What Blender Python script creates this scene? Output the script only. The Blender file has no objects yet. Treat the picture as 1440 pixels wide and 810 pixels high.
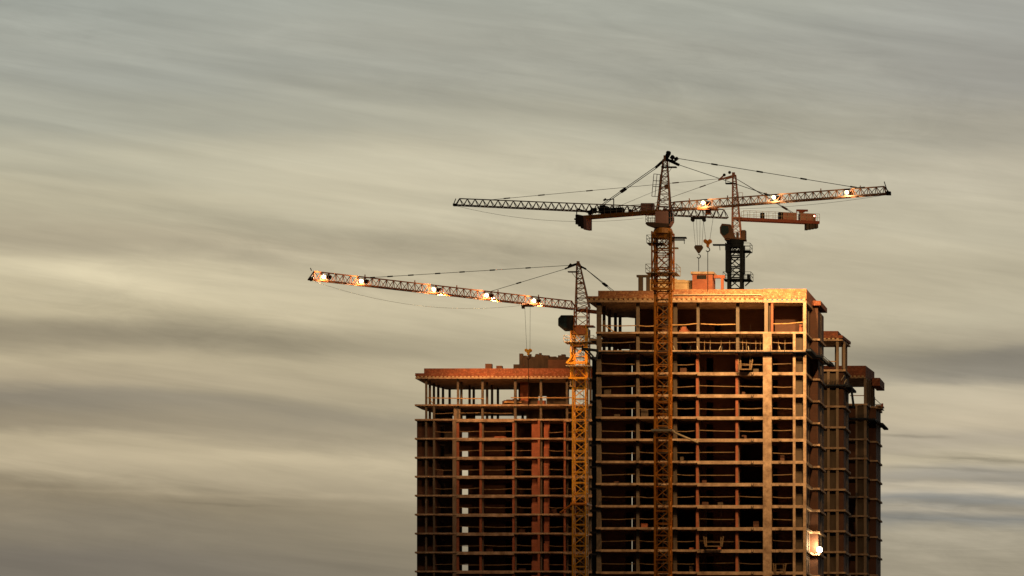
import bpy, math, random
from mathutils import Vector, Matrix
random.seed(11)
R = math.radians
scene = bpy.context.scene
COL = scene.collection
# ---------------------------------------------------------------- camera model (survey numbers)
FPX, VX, HY, EYE = 6220.0, 1800.0, 1180.0, 1.7
def X(px, D): return (px-VX)*D/FPX
def Z(py, D): return EYE+(HY-py)*D/FPX
def P(px, py, D): return Vector((X(px, D), D, Z(py, D)))

# ---------------------------------------------------------------- materials
def new_mat(name):
    m = bpy.data.materials.new(name); m.use_nodes = True
    nt = m.node_tree; b = nt.nodes['Principled BSDF']
    return m, nt, b
def N(nt, t, **kw):
    n = nt.nodes.new(t)
    for k, v in kw.items(): setattr(n, k, v)
    return n
def ramp(nt, stops, interp='LINEAR'):
    r = N(nt, 'ShaderNodeValToRGB'); r.color_ramp.interpolation = interp
    e = r.color_ramp.elements
    while len(e) > 1: e.remove(e[0])
    e[0].position = stops[0][0]; e[0].color = (*stops[0][1], 1)
    for p, c in stops[1:]:
        q = e.new(p); q.color = (*c, 1)
    return r
def mottled(name, c1, c2, scale=1.2, rough=.85, metal=0, streak=True, spots=None, spec=.3):
    """weathered surface: large stains, vertical runs and fine grain"""
    m, nt, b = new_mat(name)
    tc = N(nt, 'ShaderNodeTexCoord')
    mp = N(nt, 'ShaderNodeMapping'); mp.inputs['Scale'].default_value = (1, 1, .3 if streak else 1)
    n1 = N(nt, 'ShaderNodeTexNoise'); n1.inputs['Scale'].default_value = scale; n1.inputs['Detail'].default_value = 7
    n1.inputs['Roughness'].default_value = .65
    nt.links.new(tc.outputs['Object'], mp.inputs['Vector']); nt.links.new(mp.outputs[0], n1.inputs['Vector'])
    r = ramp(nt, [(.33, c1), (.66, c2)]); nt.links.new(n1.outputs['Fac'], r.inputs[0])
    out = r.outputs[0]
    if spots:
        n2 = N(nt, 'ShaderNodeTexNoise'); n2.inputs['Scale'].default_value = scale*3.1; n2.inputs['Detail'].default_value = 8; n2.inputs['Roughness'].default_value = .75
        nt.links.new(tc.outputs['Object'], n2.inputs['Vector'])
        r2 = ramp(nt, [(.50, (0, 0, 0)), (.78, (1, 1, 1))]); nt.links.new(n2.outputs['Fac'], r2.inputs[0])
        mx = N(nt, 'ShaderNodeMixRGB'); mx.inputs[2].default_value = (*spots, 1)
        nt.links.new(r2.outputs[0], mx.inputs[0]); nt.links.new(out, mx.inputs[1]); out = mx.outputs[0]
    nt.links.new(out, b.inputs['Base Color'])
    b.inputs['Roughness'].default_value = rough; b.inputs['Metallic'].default_value = metal
    b.inputs['Specular IOR Level'].default_value = spec
    return m
def bricks(name, c1, c2, c3, mortar, scale=1.0, pale=None):
    m, nt, b = new_mat(name)
    tc = N(nt, 'ShaderNodeTexCoord'); sp = N(nt, 'ShaderNodeSeparateXYZ'); cb = N(nt, 'ShaderNodeCombineXYZ')
    ad = N(nt, 'ShaderNodeMath', operation='ADD')
    nt.links.new(tc.outputs['Object'], sp.inputs[0]); nt.links.new(sp.outputs[0], ad.inputs[0]); nt.links.new(sp.outputs[1], ad.inputs[1])
    nt.links.new(ad.outputs[0], cb.inputs[0]); nt.links.new(sp.outputs[2], cb.inputs[1])
    br = N(nt, 'ShaderNodeTexBrick'); br.inputs['Scale'].default_value = scale
    br.inputs['Brick Width'].default_value = .52; br.inputs['Row Height'].default_value = .155; br.inputs['Mortar Size'].default_value = .014
    br.inputs['Color1'].default_value = (*c1, 1); br.inputs['Color2'].default_value = (*c2, 1); br.inputs['Mortar'].default_value = (*mortar, 1)
    nt.links.new(cb.outputs[0], br.inputs['Vector'])
    n1 = N(nt, 'ShaderNodeTexNoise'); n1.inputs['Scale'].default_value = .9; n1.inputs['Detail'].default_value = 8; n1.inputs['Roughness'].default_value = .7
    nt.links.new(tc.outputs['Object'], n1.inputs['Vector'])
    r = ramp(nt, [(.40, (0, 0, 0)), (.62, (1, 1, 1))]); nt.links.new(n1.outputs['Fac'], r.inputs[0])
    mx = N(nt, 'ShaderNodeMixRGB'); mx.inputs[2].default_value = (*c3, 1)
    sc = N(nt, 'ShaderNodeMath', operation='MULTIPLY'); sc.inputs[1].default_value = .6
    nt.links.new(r.outputs[0], sc.inputs[0]); nt.links.new(sc.outputs[0], mx.inputs[0]); nt.links.new(br.outputs[0], mx.inputs[1])
    out = mx.outputs[0]
    if pale:     # noise patches, golden highlights painted into the brick colour
        n2 = N(nt, 'ShaderNodeTexNoise'); n2.inputs['Scale'].default_value = 3.1; n2.inputs['Detail'].default_value = 6; n2.inputs['Roughness'].default_value = .8
        nt.links.new(tc.outputs['Object'], n2.inputs['Vector'])
        r2 = ramp(nt, [(.52, (0, 0, 0)), (.68, (1, 1, 1))]); nt.links.new(n2.outputs['Fac'], r2.inputs[0])
        m2 = N(nt, 'ShaderNodeMixRGB'); m2.inputs[2].default_value = (*pale, 1)
        nt.links.new(r2.outputs[0], m2.inputs[0]); nt.links.new(out, m2.inputs[1]); out = m2.outputs[0]
    nt.links.new(out, b.inputs['Base Color']); b.inputs['Roughness'].default_value = .85
    return m
def emit(name, col, s):
    m, nt, b = new_mat(name)
    b.inputs['Base Color'].default_value = (*col, 1)
    b.inputs['Emission Color'].default_value = (*col, 1); b.inputs['Emission Strength'].default_value = s
    return m
M = dict(
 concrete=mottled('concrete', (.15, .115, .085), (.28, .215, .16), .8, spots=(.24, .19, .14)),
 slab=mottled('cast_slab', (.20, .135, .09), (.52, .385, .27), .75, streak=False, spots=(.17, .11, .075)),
 colcon=mottled('shaded_column_concrete', (.08, .065, .052), (.145, .12, .095), .8, spots=(.24, .19, .14)),  # shade on the recessed columns put into a darker concrete colour
 darkbrick=mottled('dark_brick', (.016, .012, .010), (.045, .03, .022), 1.5),  # very dark brick tone for the roof enclosure and loose bricks
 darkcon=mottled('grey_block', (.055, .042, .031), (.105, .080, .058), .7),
 brick=bricks('shaded_brown_brick', (.095, .036, .019), (.075, .028, .015), (.05, .021, .013), (.08, .05, .034)),  # interior shade put into the colour, darker than the real brick
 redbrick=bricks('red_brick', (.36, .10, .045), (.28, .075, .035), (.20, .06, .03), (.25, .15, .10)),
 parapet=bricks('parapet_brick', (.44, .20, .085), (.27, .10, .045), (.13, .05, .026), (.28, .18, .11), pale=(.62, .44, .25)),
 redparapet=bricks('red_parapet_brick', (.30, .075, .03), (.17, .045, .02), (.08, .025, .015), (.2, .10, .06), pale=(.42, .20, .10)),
 block=mottled('plastered_block', (.38, .27, .15), (.55, .42, .25), .9, streak=False),
 timber=mottled('timber', (.30, .17, .07), (.48, .30, .13), 2.0, streak=False),
 net=mottled('navy_net', (.018, .022, .032), (.03, .04, .055), 2, rough=.9, spec=.1),
 yellow=mottled('yellow_crane_paint', (.72, .33, .02), (.80, .42, .03), 1.3, rough=.42, spots=(.30, .12, .03), spec=.5),
 orange=mottled('orange_crane_paint', (.40, .11, .03), (.52, .17, .04), 1.3, rough=.5, spots=(.22, .08, .04), spec=.5),
 ochre=mottled('ochre_crane_paint', (.52, .18, .018), (.64, .25, .025), 1.3, rough=.45, spots=(.24, .10, .03), spec=.5),
 pink=mottled('faded_red_steel', (.42, .20, .15), (.52, .26, .19), .9, rough=.6),
 jib=mottled('rusty_jib_steel', (.26, .12, .06), (.38, .18, .09), 1.5, rough=.55),
 darkjib=mottled('brown_jib_steel', (.075, .045, .03), (.14, .08, .05), 1.5, rough=.7, spec=.15),
 redsteel=mottled('dark_red_steel', (.22, .05, .03), (.30, .075, .04), 1, rough=.55),
 navy=mottled('blue_black_steel', (.005, .007, .011), (.011, .015, .022), 1.2, rough=.8, spec=.08),
 black=mottled('black_steel', (.010, .009, .008), (.025, .022, .019), 2, rough=.7, spec=.12),
 steel=mottled('pale_galvanised_steel', (.34, .30, .22), (.50, .44, .33), 2, rough=.5, metal=.3),
 rail=mottled('weathered_rail', (.13, .085, .045), (.24, .16, .09), 2.0, streak=False),
 weight=mottled('dark_counterweight', (.05, .038, .03), (.085, .06, .045), 1, rough=.9),
 dirt=mottled('site_dirt', (.06, .045, .032), (.12, .095, .07), .05, streak=False),
 lamp=emit('floodlight_glow', (1.0, .80, .48), 16),
 sitelamp=emit('site_lamp_glow', (1.0, .84, .55), 22),
 redlamp=emit('red_warning_glow', (1.0, .25, .16), 12),
)
gm, nt, b = new_mat('tinted_cab_glass'); b.inputs['Base Color'].default_value = (.02, .035, .035, 1); b.inputs['Roughness'].default_value = .12; b.inputs['Specular IOR Level'].default_value = .8
M['glass'] = gm

# ---------------------------------------------------------------- mesh helpers
class MB:
    def __init__(s): s.v = []; s.f = []
    def box(s, x0, x1, y0, y1, z0, z1):
        if x1 < x0: x0, x1 = x1, x0
        if y1 < y0: y0, y1 = y1, y0
        if z1 < z0: z0, z1 = z1, z0
        n = len(s.v)
        s.v += [(x, y, z) for z in (z0, z1) for y in (y0, y1) for x in (x0, x1)]
        s.f += [tuple(n+i for i in q) for q in ((0,2,3,1),(4,5,7,6),(0,1,5,4),(2,6,7,3),(0,4,6,2),(1,3,7,5))]
        return s
    def beam(s, p, q, w, h=None, up=None):
        """square bar from p to q"""
        p = Vector(p); q = Vector(q); h = h or w
        d = (q-p)
        if d.length < 1e-5: return s
        d.normalize(); u = Vector(up) if up else (Vector((0, 0, 1)) if abs(d.z) < .9 else Vector((1, 0, 0)))
        a = d.cross(u).normalized()*w/2; c = a.cross(d).normalized()*h/2
        n = len(s.v)
        for e in (p, q):
            s.v += [tuple(e+a+c), tuple(e-a+c), tuple(e-a-c), tuple(e+a-c)]
        s.f += [(n,n+1,n+2,n+3),(n+4,n+7,n+6,n+5)]+[(n+i, n+4+i, n+4+(i+1)%4, n+(i+1)%4) for i in range(4)]
        return s
    def tube(s, p, q, r, k=8, r2=None):
        p = Vector(p); q = Vector(q); d = (q-p).normalized(); r2 = r if r2 is None else r2
        u = Vector((0, 0, 1)) if abs(d.z) < .9 else Vector((1, 0, 0))
        a = d.cross(u).normalized(); c = a.cross(d).normalized(); n = len(s.v)
        for e, rr in ((p, r), (q, r2)):
            for i in range(k):
                t = 2*math.pi*i/k; s.v.append(tuple(e+a*math.cos(t)*rr+c*math.sin(t)*rr))
        s.f += [tuple(n+i for i in range(k))[::-1], tuple(n+k+i for i in range(k))]
        s.f += [(n+i, n+(i+1)%k, n+k+(i+1)%k, n+k+i) for i in range(k)]
        return s
    def prism(s, pts, z0, z1):
        n = len(s.v); k = len(pts)
        s.v += [(x, y, z0) for x, y in pts]+[(x, y, z1) for x, y in pts]
        s.f += [tuple(n+i for i in range(k))[::-1], tuple(n+k+i for i in range(k))]
        s.f += [(n+i, n+(i+1)%k, n+k+(i+1)%k, n+k+i) for i in range(k)]
        return s
    def frame_prism(s, prof, O, A, B, C, c0, c1):
        """polygon prof (a,b) in the plane A,B at O extruded along C"""
        n = len(s.v); k = len(prof)
        for c in (c0, c1): s.v += [tuple(O+A*a+B*b_+C*c) for a, b_ in prof]
        s.f += [tuple(n+i for i in range(k))[::-1], tuple(n+k+i for i in range(k))]
        s.f += [(n+i, n+(i+1)%k, n+k+(i+1)%k, n+k+i) for i in range(k)]
        return s
    def cable(s, pts, r, k=6):
        for a, b_ in zip(pts, pts[1:]): s.tube(a, b_, r, k)
        return s
    def wall(s, x0, x1, y0, y1, z0, z1, holes=()):
        """wall along x with rectangular holes (hx0,hx1,hz0,hz1)"""
        xs = x0
        for a, b_, c, d in sorted(holes):
            if a > xs: s.box(xs, a, y0, y1, z0, z1)
            if c > z0+.01: s.box(a, b_, y0, y1, z0, c)
            if d < z1-.01: s.box(a, b_, y0, y1, d, z1)
            xs = b_
        if xs < x1: s.box(xs, x1, y0, y1, z0, z1)
        return s
    def tallwall(s, x0, x1, y0, y1, z0, z1, hx0, hx1, zh):
        """one continuous wall with a column of openings; zh = [(sill, head), ...] from the bottom up"""
        s.box(x0, hx0, y0, y1, z0, z1); s.box(hx1, x1, y0, y1, z0, z1)
        q = z0
        for a, b_ in zh:
            if a-q > .01: s.box(hx0, hx1, y0, y1, q, a)
            q = b_
        if z1-q > .01: s.box(hx0, hx1, y0, y1, q, z1)
        return s
    def build(s, name, mat, parent=None, label=None):
        me = bpy.data.meshes.new(name)
        off = Vector((0, 0, 0))
        if parent is not None:
            p = parent
            while p is not None: off += p.location; p = p.parent
            vs = [tuple(Vector(v)-off) for v in s.v]
        else: vs = s.v
        me.from_pydata(vs, [], s.f); me.update()
        import bmesh
        bm = bmesh.new(); bm.from_mesh(me); bmesh.ops.recalc_face_normals(bm, faces=bm.faces); bm.to_mesh(me); bm.free()
        me.materials.append(M[mat] if isinstance(mat, str) else mat)
        o = bpy.data.objects.new(name, me); COL.objects.link(o)
        if parent is not None: o.parent = parent
        if label: o['label'] = label
        return o
def thing(name, label, cat, loc, group=None):
    o = bpy.data.objects.new(name, None); COL.objects.link(o); o.location = loc
    o['label'] = label; o['category'] = cat
    if group: o['group'] = group
    return o
def tag(o, label, cat, group=None):
    o['label'] = label; o['category'] = cat
    if group: o['group'] = group
    return o
def recentre(o):
    """move a single-mesh thing's origin to the middle of its base"""
    vs = [v.co for v in o.data.vertices]
    c = Vector(((min(v.x for v in vs)+max(v.x for v in vs))/2, (min(v.y for v in vs)+max(v.y for v in vs))/2, min(v.z for v in vs)))
    for v in o.data.vertices: v.co -= c
    o.location = c
    return o

# ---------------------------------------------------------------- ground
g = MB(); n = 24; S = 9000
g.v = [(-S+2*S*i/n, -S+2*S*j/n, 0) for j in range(n+1) for i in range(n+1)]
g.f = [(j*(n+1)+i, j*(n+1)+i+1, (j+1)*(n+1)+i+1, (j+1)*(n+1)+i) for j in range(n) for i in range(n)]
go = g.build('ground', 'dirt'); go['kind'] = 'structure'

# ---------------------------------------------------------------- towers under construction
def levels(D, listed, step):
    """slab top heights from the listed image rows, continued downwards at one storey"""
    zs = [Z(y, D) for y in listed]
    while zs[-1]-step > 2.4: zs.append(zs[-1]-step)
    return zs                                   # top first

def rails(root, D, zs, bays, y, first=0, mat='rail', off=1.15, skip=.12):
    for i, z in enumerate(zs):
        if i < first: continue
        if z < 30: break
        for a, b_ in bays:
            if random.random() < skip: continue
            m = MB()
            h = off+random.uniform(-.07, .07); t = random.uniform(-.08, .08)
            pa = Vector((a, y, z+h+t)); pb = Vector((b_, y, z+h-t)); mid = (pa+pb)/2-Vector((0, 0, random.uniform(.0, .09)))
            m.beam(pa, mid, .05, .10); m.beam(mid, pb, .05, .10)
            m.build('guard_rail', mat, root)

def dentils(x0, x1, y, z, step=.64, w=.34, h=.22, d=.18):
    m = MB(); x = x0+step*.4
    while x < x1-w: 
        m.box(x, x+w, y-d, y+.05, z, z+h*random.uniform(.9, 1.1)); x += step
    return m

# ======== the near tower
D = 600.0
x = lambda px, d=D: X(px, d)
z = lambda py, d=D: Z(py, d)
STEP = 31.15*D/FPX
LV = levels(D, [466.5, 492.5, 523.4], STEP)
near = thing('unfinished_tower', 'nearest and widest concrete tower, with golden lit parapet, behind the tallest crane mast', 'building', (x(985), D, 0), 'unfinished tower blocks')
REAR = D+17.2
D1, D2 = D+8.2, D+16.4                       # side recess, projecting side bay
xl, xr = x(838), x(1134)
xb = X(1153, D1)                             # outer face of the side bay on the right
xlb = X(829, D1)                             # outer face of the side bay on the left
planp = [(xl, D), (xr, D), (xr, D1), (xb, D1), (xb, D2), (xr, D2), (xr, REAR), (xl, REAR), (xl, D2), (xlb, D2), (xlb, D1), (xl, D1)]
TH = .26
for i, zt in enumerate(LV):
    m = MB().prism(planp, zt-TH, zt)
    s = m.build('floor_slab', 'slab', near)
    if i >= 2:      # downstand edge beams, rougher where the shuttering stood
        if zt < 4: continue
        for a, b_, hh in ((980.5, 1073, .45), (1085.5, 1130, .40), (845, 894, .31), (898, 945, .31), (951, 978, .31)):
            if zt > 34 or hh > .33: MB().box(x(a), x(b_), D-.025, D+.3, zt-hh, zt-.004).build('edge_beam', 'slab', near)
ZB = 0.0
ZR = z(425.5)                                # roof soffit
# columns down the front
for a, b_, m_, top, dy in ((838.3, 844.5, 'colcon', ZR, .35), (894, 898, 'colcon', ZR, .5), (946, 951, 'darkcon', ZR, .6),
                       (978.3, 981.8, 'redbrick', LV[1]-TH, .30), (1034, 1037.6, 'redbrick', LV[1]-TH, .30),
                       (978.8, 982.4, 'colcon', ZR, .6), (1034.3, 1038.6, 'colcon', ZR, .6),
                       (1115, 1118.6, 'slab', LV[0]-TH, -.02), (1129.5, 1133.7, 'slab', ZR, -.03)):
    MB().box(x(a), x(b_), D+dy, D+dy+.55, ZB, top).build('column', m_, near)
MB().box(x(1073), x(1085), D-.05, D+.6, ZB, LV[0]-.1).build('pier', 'slab', near, 'broad pale concrete pier, the widest of the front')
MB().box(x(1075), x(1079.8), D+.02, D+.5, LV[0]-.1, ZR).build('column', 'concrete', near)
MB().box(x(1084), x(1087), D+.15, D+.5, LV[0], ZR).build('column', 'redbrick', near)
# columns standing further in, seen between the front ones on the open top storeys
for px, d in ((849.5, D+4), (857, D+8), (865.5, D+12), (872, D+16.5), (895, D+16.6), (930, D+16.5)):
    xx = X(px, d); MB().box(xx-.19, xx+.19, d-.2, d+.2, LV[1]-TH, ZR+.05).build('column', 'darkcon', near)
# walls: one part per bay, storey by storey
def baywall(px0, px1, dy, mat, door=None, lv=LV, lo=2, Dn=D, root=near, th=TH, dh=2.25, label=None, name='brick_wall', toplim=None):
    m = MB(); d = Dn+dy; ztop = (lv[lo-1] if lo else toplim)-th*.5
    if door: m.tallwall(X(px0, d), X(px1, d), d, d+.25, 0, ztop, X(door[0], d), X(door[1], d), [(lv[i]+.02, lv[i]+dh) for i in range(len(lv)-1, lo-1, -1)])
    else: m.box(X(px0, d), X(px1, d), d, d+.25, 0, ztop)
    return m.build(name, mat, root, label)
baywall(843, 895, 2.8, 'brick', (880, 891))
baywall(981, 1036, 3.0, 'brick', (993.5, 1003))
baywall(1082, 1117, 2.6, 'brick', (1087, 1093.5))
baywall(1117, 1131, .7, 'darkcon', name='block_wall', lo=1)
# spine wall deep inside with narrow slots that let the sky through
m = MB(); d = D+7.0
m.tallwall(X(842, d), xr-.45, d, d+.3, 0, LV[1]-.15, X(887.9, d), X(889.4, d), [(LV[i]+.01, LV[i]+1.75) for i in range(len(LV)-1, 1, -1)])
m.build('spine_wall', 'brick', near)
# partitions running back from the front
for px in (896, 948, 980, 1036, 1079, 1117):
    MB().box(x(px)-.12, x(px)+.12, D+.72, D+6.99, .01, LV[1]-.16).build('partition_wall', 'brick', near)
d = REAR-2
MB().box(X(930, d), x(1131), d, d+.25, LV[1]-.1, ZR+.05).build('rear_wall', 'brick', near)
# top two storeys: rear wall with doorways
d = D+7.5
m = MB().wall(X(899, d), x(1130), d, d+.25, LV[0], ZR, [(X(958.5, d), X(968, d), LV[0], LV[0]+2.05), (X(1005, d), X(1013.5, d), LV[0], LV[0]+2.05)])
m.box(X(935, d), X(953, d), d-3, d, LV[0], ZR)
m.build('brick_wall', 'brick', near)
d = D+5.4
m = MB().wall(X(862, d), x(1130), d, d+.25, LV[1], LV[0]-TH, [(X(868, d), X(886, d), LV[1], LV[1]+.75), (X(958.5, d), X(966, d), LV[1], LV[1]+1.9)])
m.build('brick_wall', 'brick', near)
MB().box(x(1085), x(1130), D+4.0, D+4.2, LV[0]+.01, ZR-.01).build('brick_wall', 'brick', near)
MB().box(x(1123), x(1129), D+1.0, D+1.2, LV[0]+.01, LV[0]+1.1).build('brick_infill', 'redbrick', near)
MB().box(x(1080.5), x(1083.5), D+.6, D+.8, LV[0], ZR).build('block_wall', 'darkcon', near)
# right flank: recessed part, then the bay
def flank(root, Dn, lv, xs, y0, y1, mat, lo=1, mullions=(), th=TH, top=None):
    zt_ = (lv[lo-1] if lo else top)-th*.5
    MB().box(xs-.25, xs, y0, y1, 0, zt_).build('flank_wall', mat, root)
    for t in mullions:
        yy = y0+(y1-y0)*t
        MB().box(xs-.3, xs+.08, yy-.22, yy+.22, 0, zt_-.03).build('column', 'colcon', root)
flank(near, D, LV, xr-.40, D+.9, D1+.3, 'brick', 0, (.35, .72), top=ZR+TH)
flank(near, D, LV, xb-.30, D1+.32, D2-.2, 'brick', 0, (.5,), top=z(437, D1)+TH)
MB().box(xr-.5, xb-.30, D1+.305, D1+.55, 0, z(430, D1)).build('bay_wall', 'brick', near)
m = MB().box(xlb+.30, xl, D1+.30, D1+.55, 0, LV[1]-.1)
m.build('bay_wall', 'darkcon', near)
# roof slab, overhanging cornice, parapet and its toothed course
ov = .42
MB().prism([(x(827, D-ov), D-ov), (x(1073), D-ov), (x(1073), D), (xr, D), (xr, D2), (xr, REAR), (x(829, D), REAR), (x(829, D), D1)], ZR, ZR+.28).build('roof_slab', 'slab', near)
cz0, cz1 = ZR+.28, z(417)
m = MB().box(x(827, D-ov)-.02, x(1073), D-ov-.02, D+.0, cz0+.22, cz1)
m.box(x(827, D-ov)-.02, x(829), D, REAR-1, cz0+.22, cz1)
m.build('cornice', 'parapet', near)
m = dentils(x(827, D-ov), x(1073), D-ov+.1, cz0, .66, .36, .222, .12)
x0 = x(1073)
for k in range(9): m.box(x0+.1+k*.66, x0+.46+k*.66, D-.04, D+.2, cz0, cz0+.2)
m.build('toothed_course', 'block', near)
m = MB().box(x(827, D-ov)+.1, x(1073)-.02, D-ov+.12, D, cz0-.0, cz0+.22).build('corbel', 'parapet', near)
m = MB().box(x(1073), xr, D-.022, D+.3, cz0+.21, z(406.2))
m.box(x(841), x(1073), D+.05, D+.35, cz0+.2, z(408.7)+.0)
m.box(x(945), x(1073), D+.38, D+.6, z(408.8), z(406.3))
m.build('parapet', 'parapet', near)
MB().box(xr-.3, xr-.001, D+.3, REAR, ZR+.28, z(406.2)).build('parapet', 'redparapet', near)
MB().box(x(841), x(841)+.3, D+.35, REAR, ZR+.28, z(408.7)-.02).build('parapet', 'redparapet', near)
MB().box(x(948), x(1070), D-.30, D+.02, z(415.4), z(414.1)).beam((x(1070), D-.15, z(414.6)), (x(1074), D-.3, z(417.2)), .12).build('coping_plank', 'steel', near)
# bay roof on the flank
bz = z(429, D1)
m = MB().box(xr+.002, xb+.15, D1-.5, D2+.1, bz-.1, z(423.5, D1)).build('bay_roof', 'redparapet', near)
# roof-top stair house, frames and tank wall
dt = D+5
MB().box(X(973.5, dt), X(1002, dt), dt, dt+3, ZR+.2, Z(385.5, dt)).build('stair_house', 'redbrick', near)
MB().box(X(971.5, dt), X(1004, dt), dt-.25, dt+3.3, Z(385.4, dt), Z(382.2, dt)).build('stair_house_roof', 'slab', near)
MB().box(X(980, dt), X(993.5, dt), dt-.02, dt+.1, Z(392.5, dt), Z(386.8, dt)).build('dark_opening_panel', 'black', near)  # black panel painted as the dark inside of the window opening
m = MB().box(X(1004, dt)+.01, X(1019, dt), dt, dt+.6, Z(391, dt), Z(386.8, dt))
m.box(X(1013.5, dt), X(1017.3, dt), dt+.05, dt+.5, ZR+.2, Z(391, dt)); m.build('roof_frame', 'redbrick', near)
m = MB().box(X(895, dt), X(915, dt), dt, dt+.8, Z(389.3, dt), Z(386.5, dt))
m.box(X(897.5, dt), X(903.5, dt), dt+.02, dt+.7, ZR+.2, Z(389.3, dt)); m.box(X(908.5, dt), X(913, dt), dt+.02, dt+.7, ZR+.2, Z(389.3, dt))
m.build('roof_frame', 'darkcon', near)
m = MB(); pts = [(908.2, 390.8), (925, 391.8), (944, 389.3), (950, 391.8), (962, 392.6), (973, 393.4)]
for (a, ya), (b_, yb) in zip(pts, pts[1:]):
    m.box(X(a, dt), X(b_, dt), dt+.9+random.uniform(0, .03), dt+1.3, ZR+.2, Z((ya+yb)/2, dt))
m.box(X(908, dt), X(973, dt), dt+.8, dt+.88, Z(396.5, dt), Z(395.2, dt))
m.build('tank_wall', 'block', near)
# catch platform round the storey below the top: navy net on steel brackets
m = MB(); zt = LV[1]
m.box(x(840), x(1134), D-.75, D-.03, zt-.36, zt-.25)
m.box(xr+.02, xr+.72, D-.7, D1, zt-.18, zt-.06)
pl = [Vector((x(1134)+.3, D-.3, zt)), Vector((x(1134)+.6, D+3.6, zt-.30)), Vector((xb+.1, D1-.2, zt-.05)), Vector((xb+.9, D1+.2, zt-.75)), Vector((xb+1.0, D2-2, zt-.6))]
for a, b_ in zip(pl, pl[1:]): m.beam(a, b_, .75, .28); m.beam(a+Vector((.2, 0, .35)), b_+Vector((.2, 0, .3)), .07)
k = x(842)
while k < x(1130):
    m.beam((k, D-.7, zt-.3), (k, D-.72, zt+random.uniform(.35, .75)), .07)
    if random.random() < .5: m.beam((k, D-.1, zt-.75), (k, D-.7, zt-.15), .06)
    k += random.uniform(1.6, 3.2)
m.build('catch_platform', 'net', near)
k = x(950)
while k < x(1128):
    MB().beam((k, D-.78, zt-.05), (k+random.uniform(-.25, .25), D-.78, zt+.5), .16, .08).build('bracket', 'steel', near); k += random.uniform(2.2, 4.5)
m = MB(); a = P(819, 490.5, D-1); bq = P(841, 493, D-1)
m.beam(a, bq, .8, .30); m.beam(a, P(832, 503, D-1), .16); m.beam(P(826, 492, D-1), P(838, 506, D-1), .22); m.beam(P(838, 507, D-1), P(841, 494, D-1), .25)
m.beam(a+Vector((0, 0, -.3)), a+Vector((0, 0, .45)), .2)
m.build('loading_boom', 'net', near)
bays = [(x(a), x(b_)) for a, b_ in ((845, 894), (898, 921), (921, 946), (951, 978), (983, 1034), (1039, 1073), (1086, 1115))]
rails(near, D, LV, bays, D+.7, first=1)
for a, b_, ya, yb in ((945, 980, 456.5, 454.5), (985, 1034, 455, 455.6), (1087, 1129, 455, 452.5), (845, 894, 457, 457.5), (898, 920, 457.5, 458)):
    MB().beam((x(a), D+.3, z(ya)), (x((a+b_)/2), D+.3, z((ya+yb)/2+.8)), .06, .12).beam((x((a+b_)/2), D+.3, z((ya+yb)/2+.8)), (x(b_), D+.3, z(yb)), .06, .12).build('guard_rail', 'timber', near)
m = MB().beam((x(847), D+2, z(455)), (x(863), D+3, z(466)), .12); m.beam((x(866), D+12, z(459)), (x(894), D+12, z(461)), .06)
m.build('loose_pole', 'timber', near)
for i in range(2, 13):
    for k in range(2):
        q = random.choice((848, 862, 900, 955, 968, 986, 1008, 1042, 1058, 1096)); MB().box(x(q), x(q+random.uniform(3, 10)), D+1.0, D+1.9, LV[i]+.001, LV[i]+random.uniform(.3, 1.1)).build('stacked_blocks', random.choice(('brick', 'redbrick', 'darkcon')), near)
# thin props standing in the second storey
for px in (990, 997, 1012, 1025, 1043, 1049, 1062, 1068, 1094, 1103):
    xx = x(px)+random.uniform(-.1, .1); MB().tube((xx, D+1.2, LV[1]), (xx, D+1.2, LV[0]-TH), .045, 6).build('shoring_prop', 'rail', near)
# lifting eyes cast in the edge beams
for i in range(2, 14):
    for px in (1058, 1097):
        xx = x(px); zz = LV[i]-.22; m = MB().box(xx-.16, xx-.1, D-.09, D, zz-.14, zz+.14); m.box(xx+.1, xx+.16, D-.09, D, zz-.14, zz+.14); m.box(xx-.1, xx+.1, D-.09, D, zz-.17, zz-.11); m.build('lifting_eye', 'black', near)

# ======== the far left tower
E = 701.0
xe = lambda px, d=E: X(px, d)
ze = lambda py, d=E: Z(py, d)
LE = levels(E, [568.5, 589.0, 615.6], 26.68*E/FPX)
left = thing('unfinished_tower', 'leftmost concrete tower with red brick parapet and open pillared top storey', 'building', (xe(700), E, 0), 'unfinished tower blocks')
RE = E+16.6
e0, e1 = xe(586), xe(838)
for i, zt in enumerate(LE):
    m = MB()
    m.prism([(xe(583.2), E), (e1, E), (e1, RE), (xe(596), RE), (xe(583.2), E+6)], zt-.26, zt)
    m.build('floor_slab', 'slab', left)
    for a, b_, hh in (((642, 723, .50), (793, 838, .42)) if i else ((641, 723, .3),)): MB().box(xe(a), xe(b_), E-.12, E+.2, zt-hh, zt-.004).build('edge_beam', 'slab', left)
ZRE = ze(533)
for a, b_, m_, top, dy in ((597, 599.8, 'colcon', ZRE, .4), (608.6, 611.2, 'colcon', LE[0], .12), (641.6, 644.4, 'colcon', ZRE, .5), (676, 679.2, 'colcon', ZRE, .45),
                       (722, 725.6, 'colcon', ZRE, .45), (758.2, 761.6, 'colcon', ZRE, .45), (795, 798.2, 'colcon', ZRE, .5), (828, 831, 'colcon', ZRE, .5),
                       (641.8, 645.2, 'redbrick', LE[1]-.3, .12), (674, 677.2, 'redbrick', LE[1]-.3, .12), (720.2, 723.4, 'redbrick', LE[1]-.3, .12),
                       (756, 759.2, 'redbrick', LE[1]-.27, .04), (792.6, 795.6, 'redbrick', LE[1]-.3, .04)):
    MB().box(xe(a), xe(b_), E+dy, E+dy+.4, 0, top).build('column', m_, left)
MB().box(xe(636.2), xe(641.6), E+.10, E+.5, 0, LE[1]).build('pier', 'concrete', left)
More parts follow.
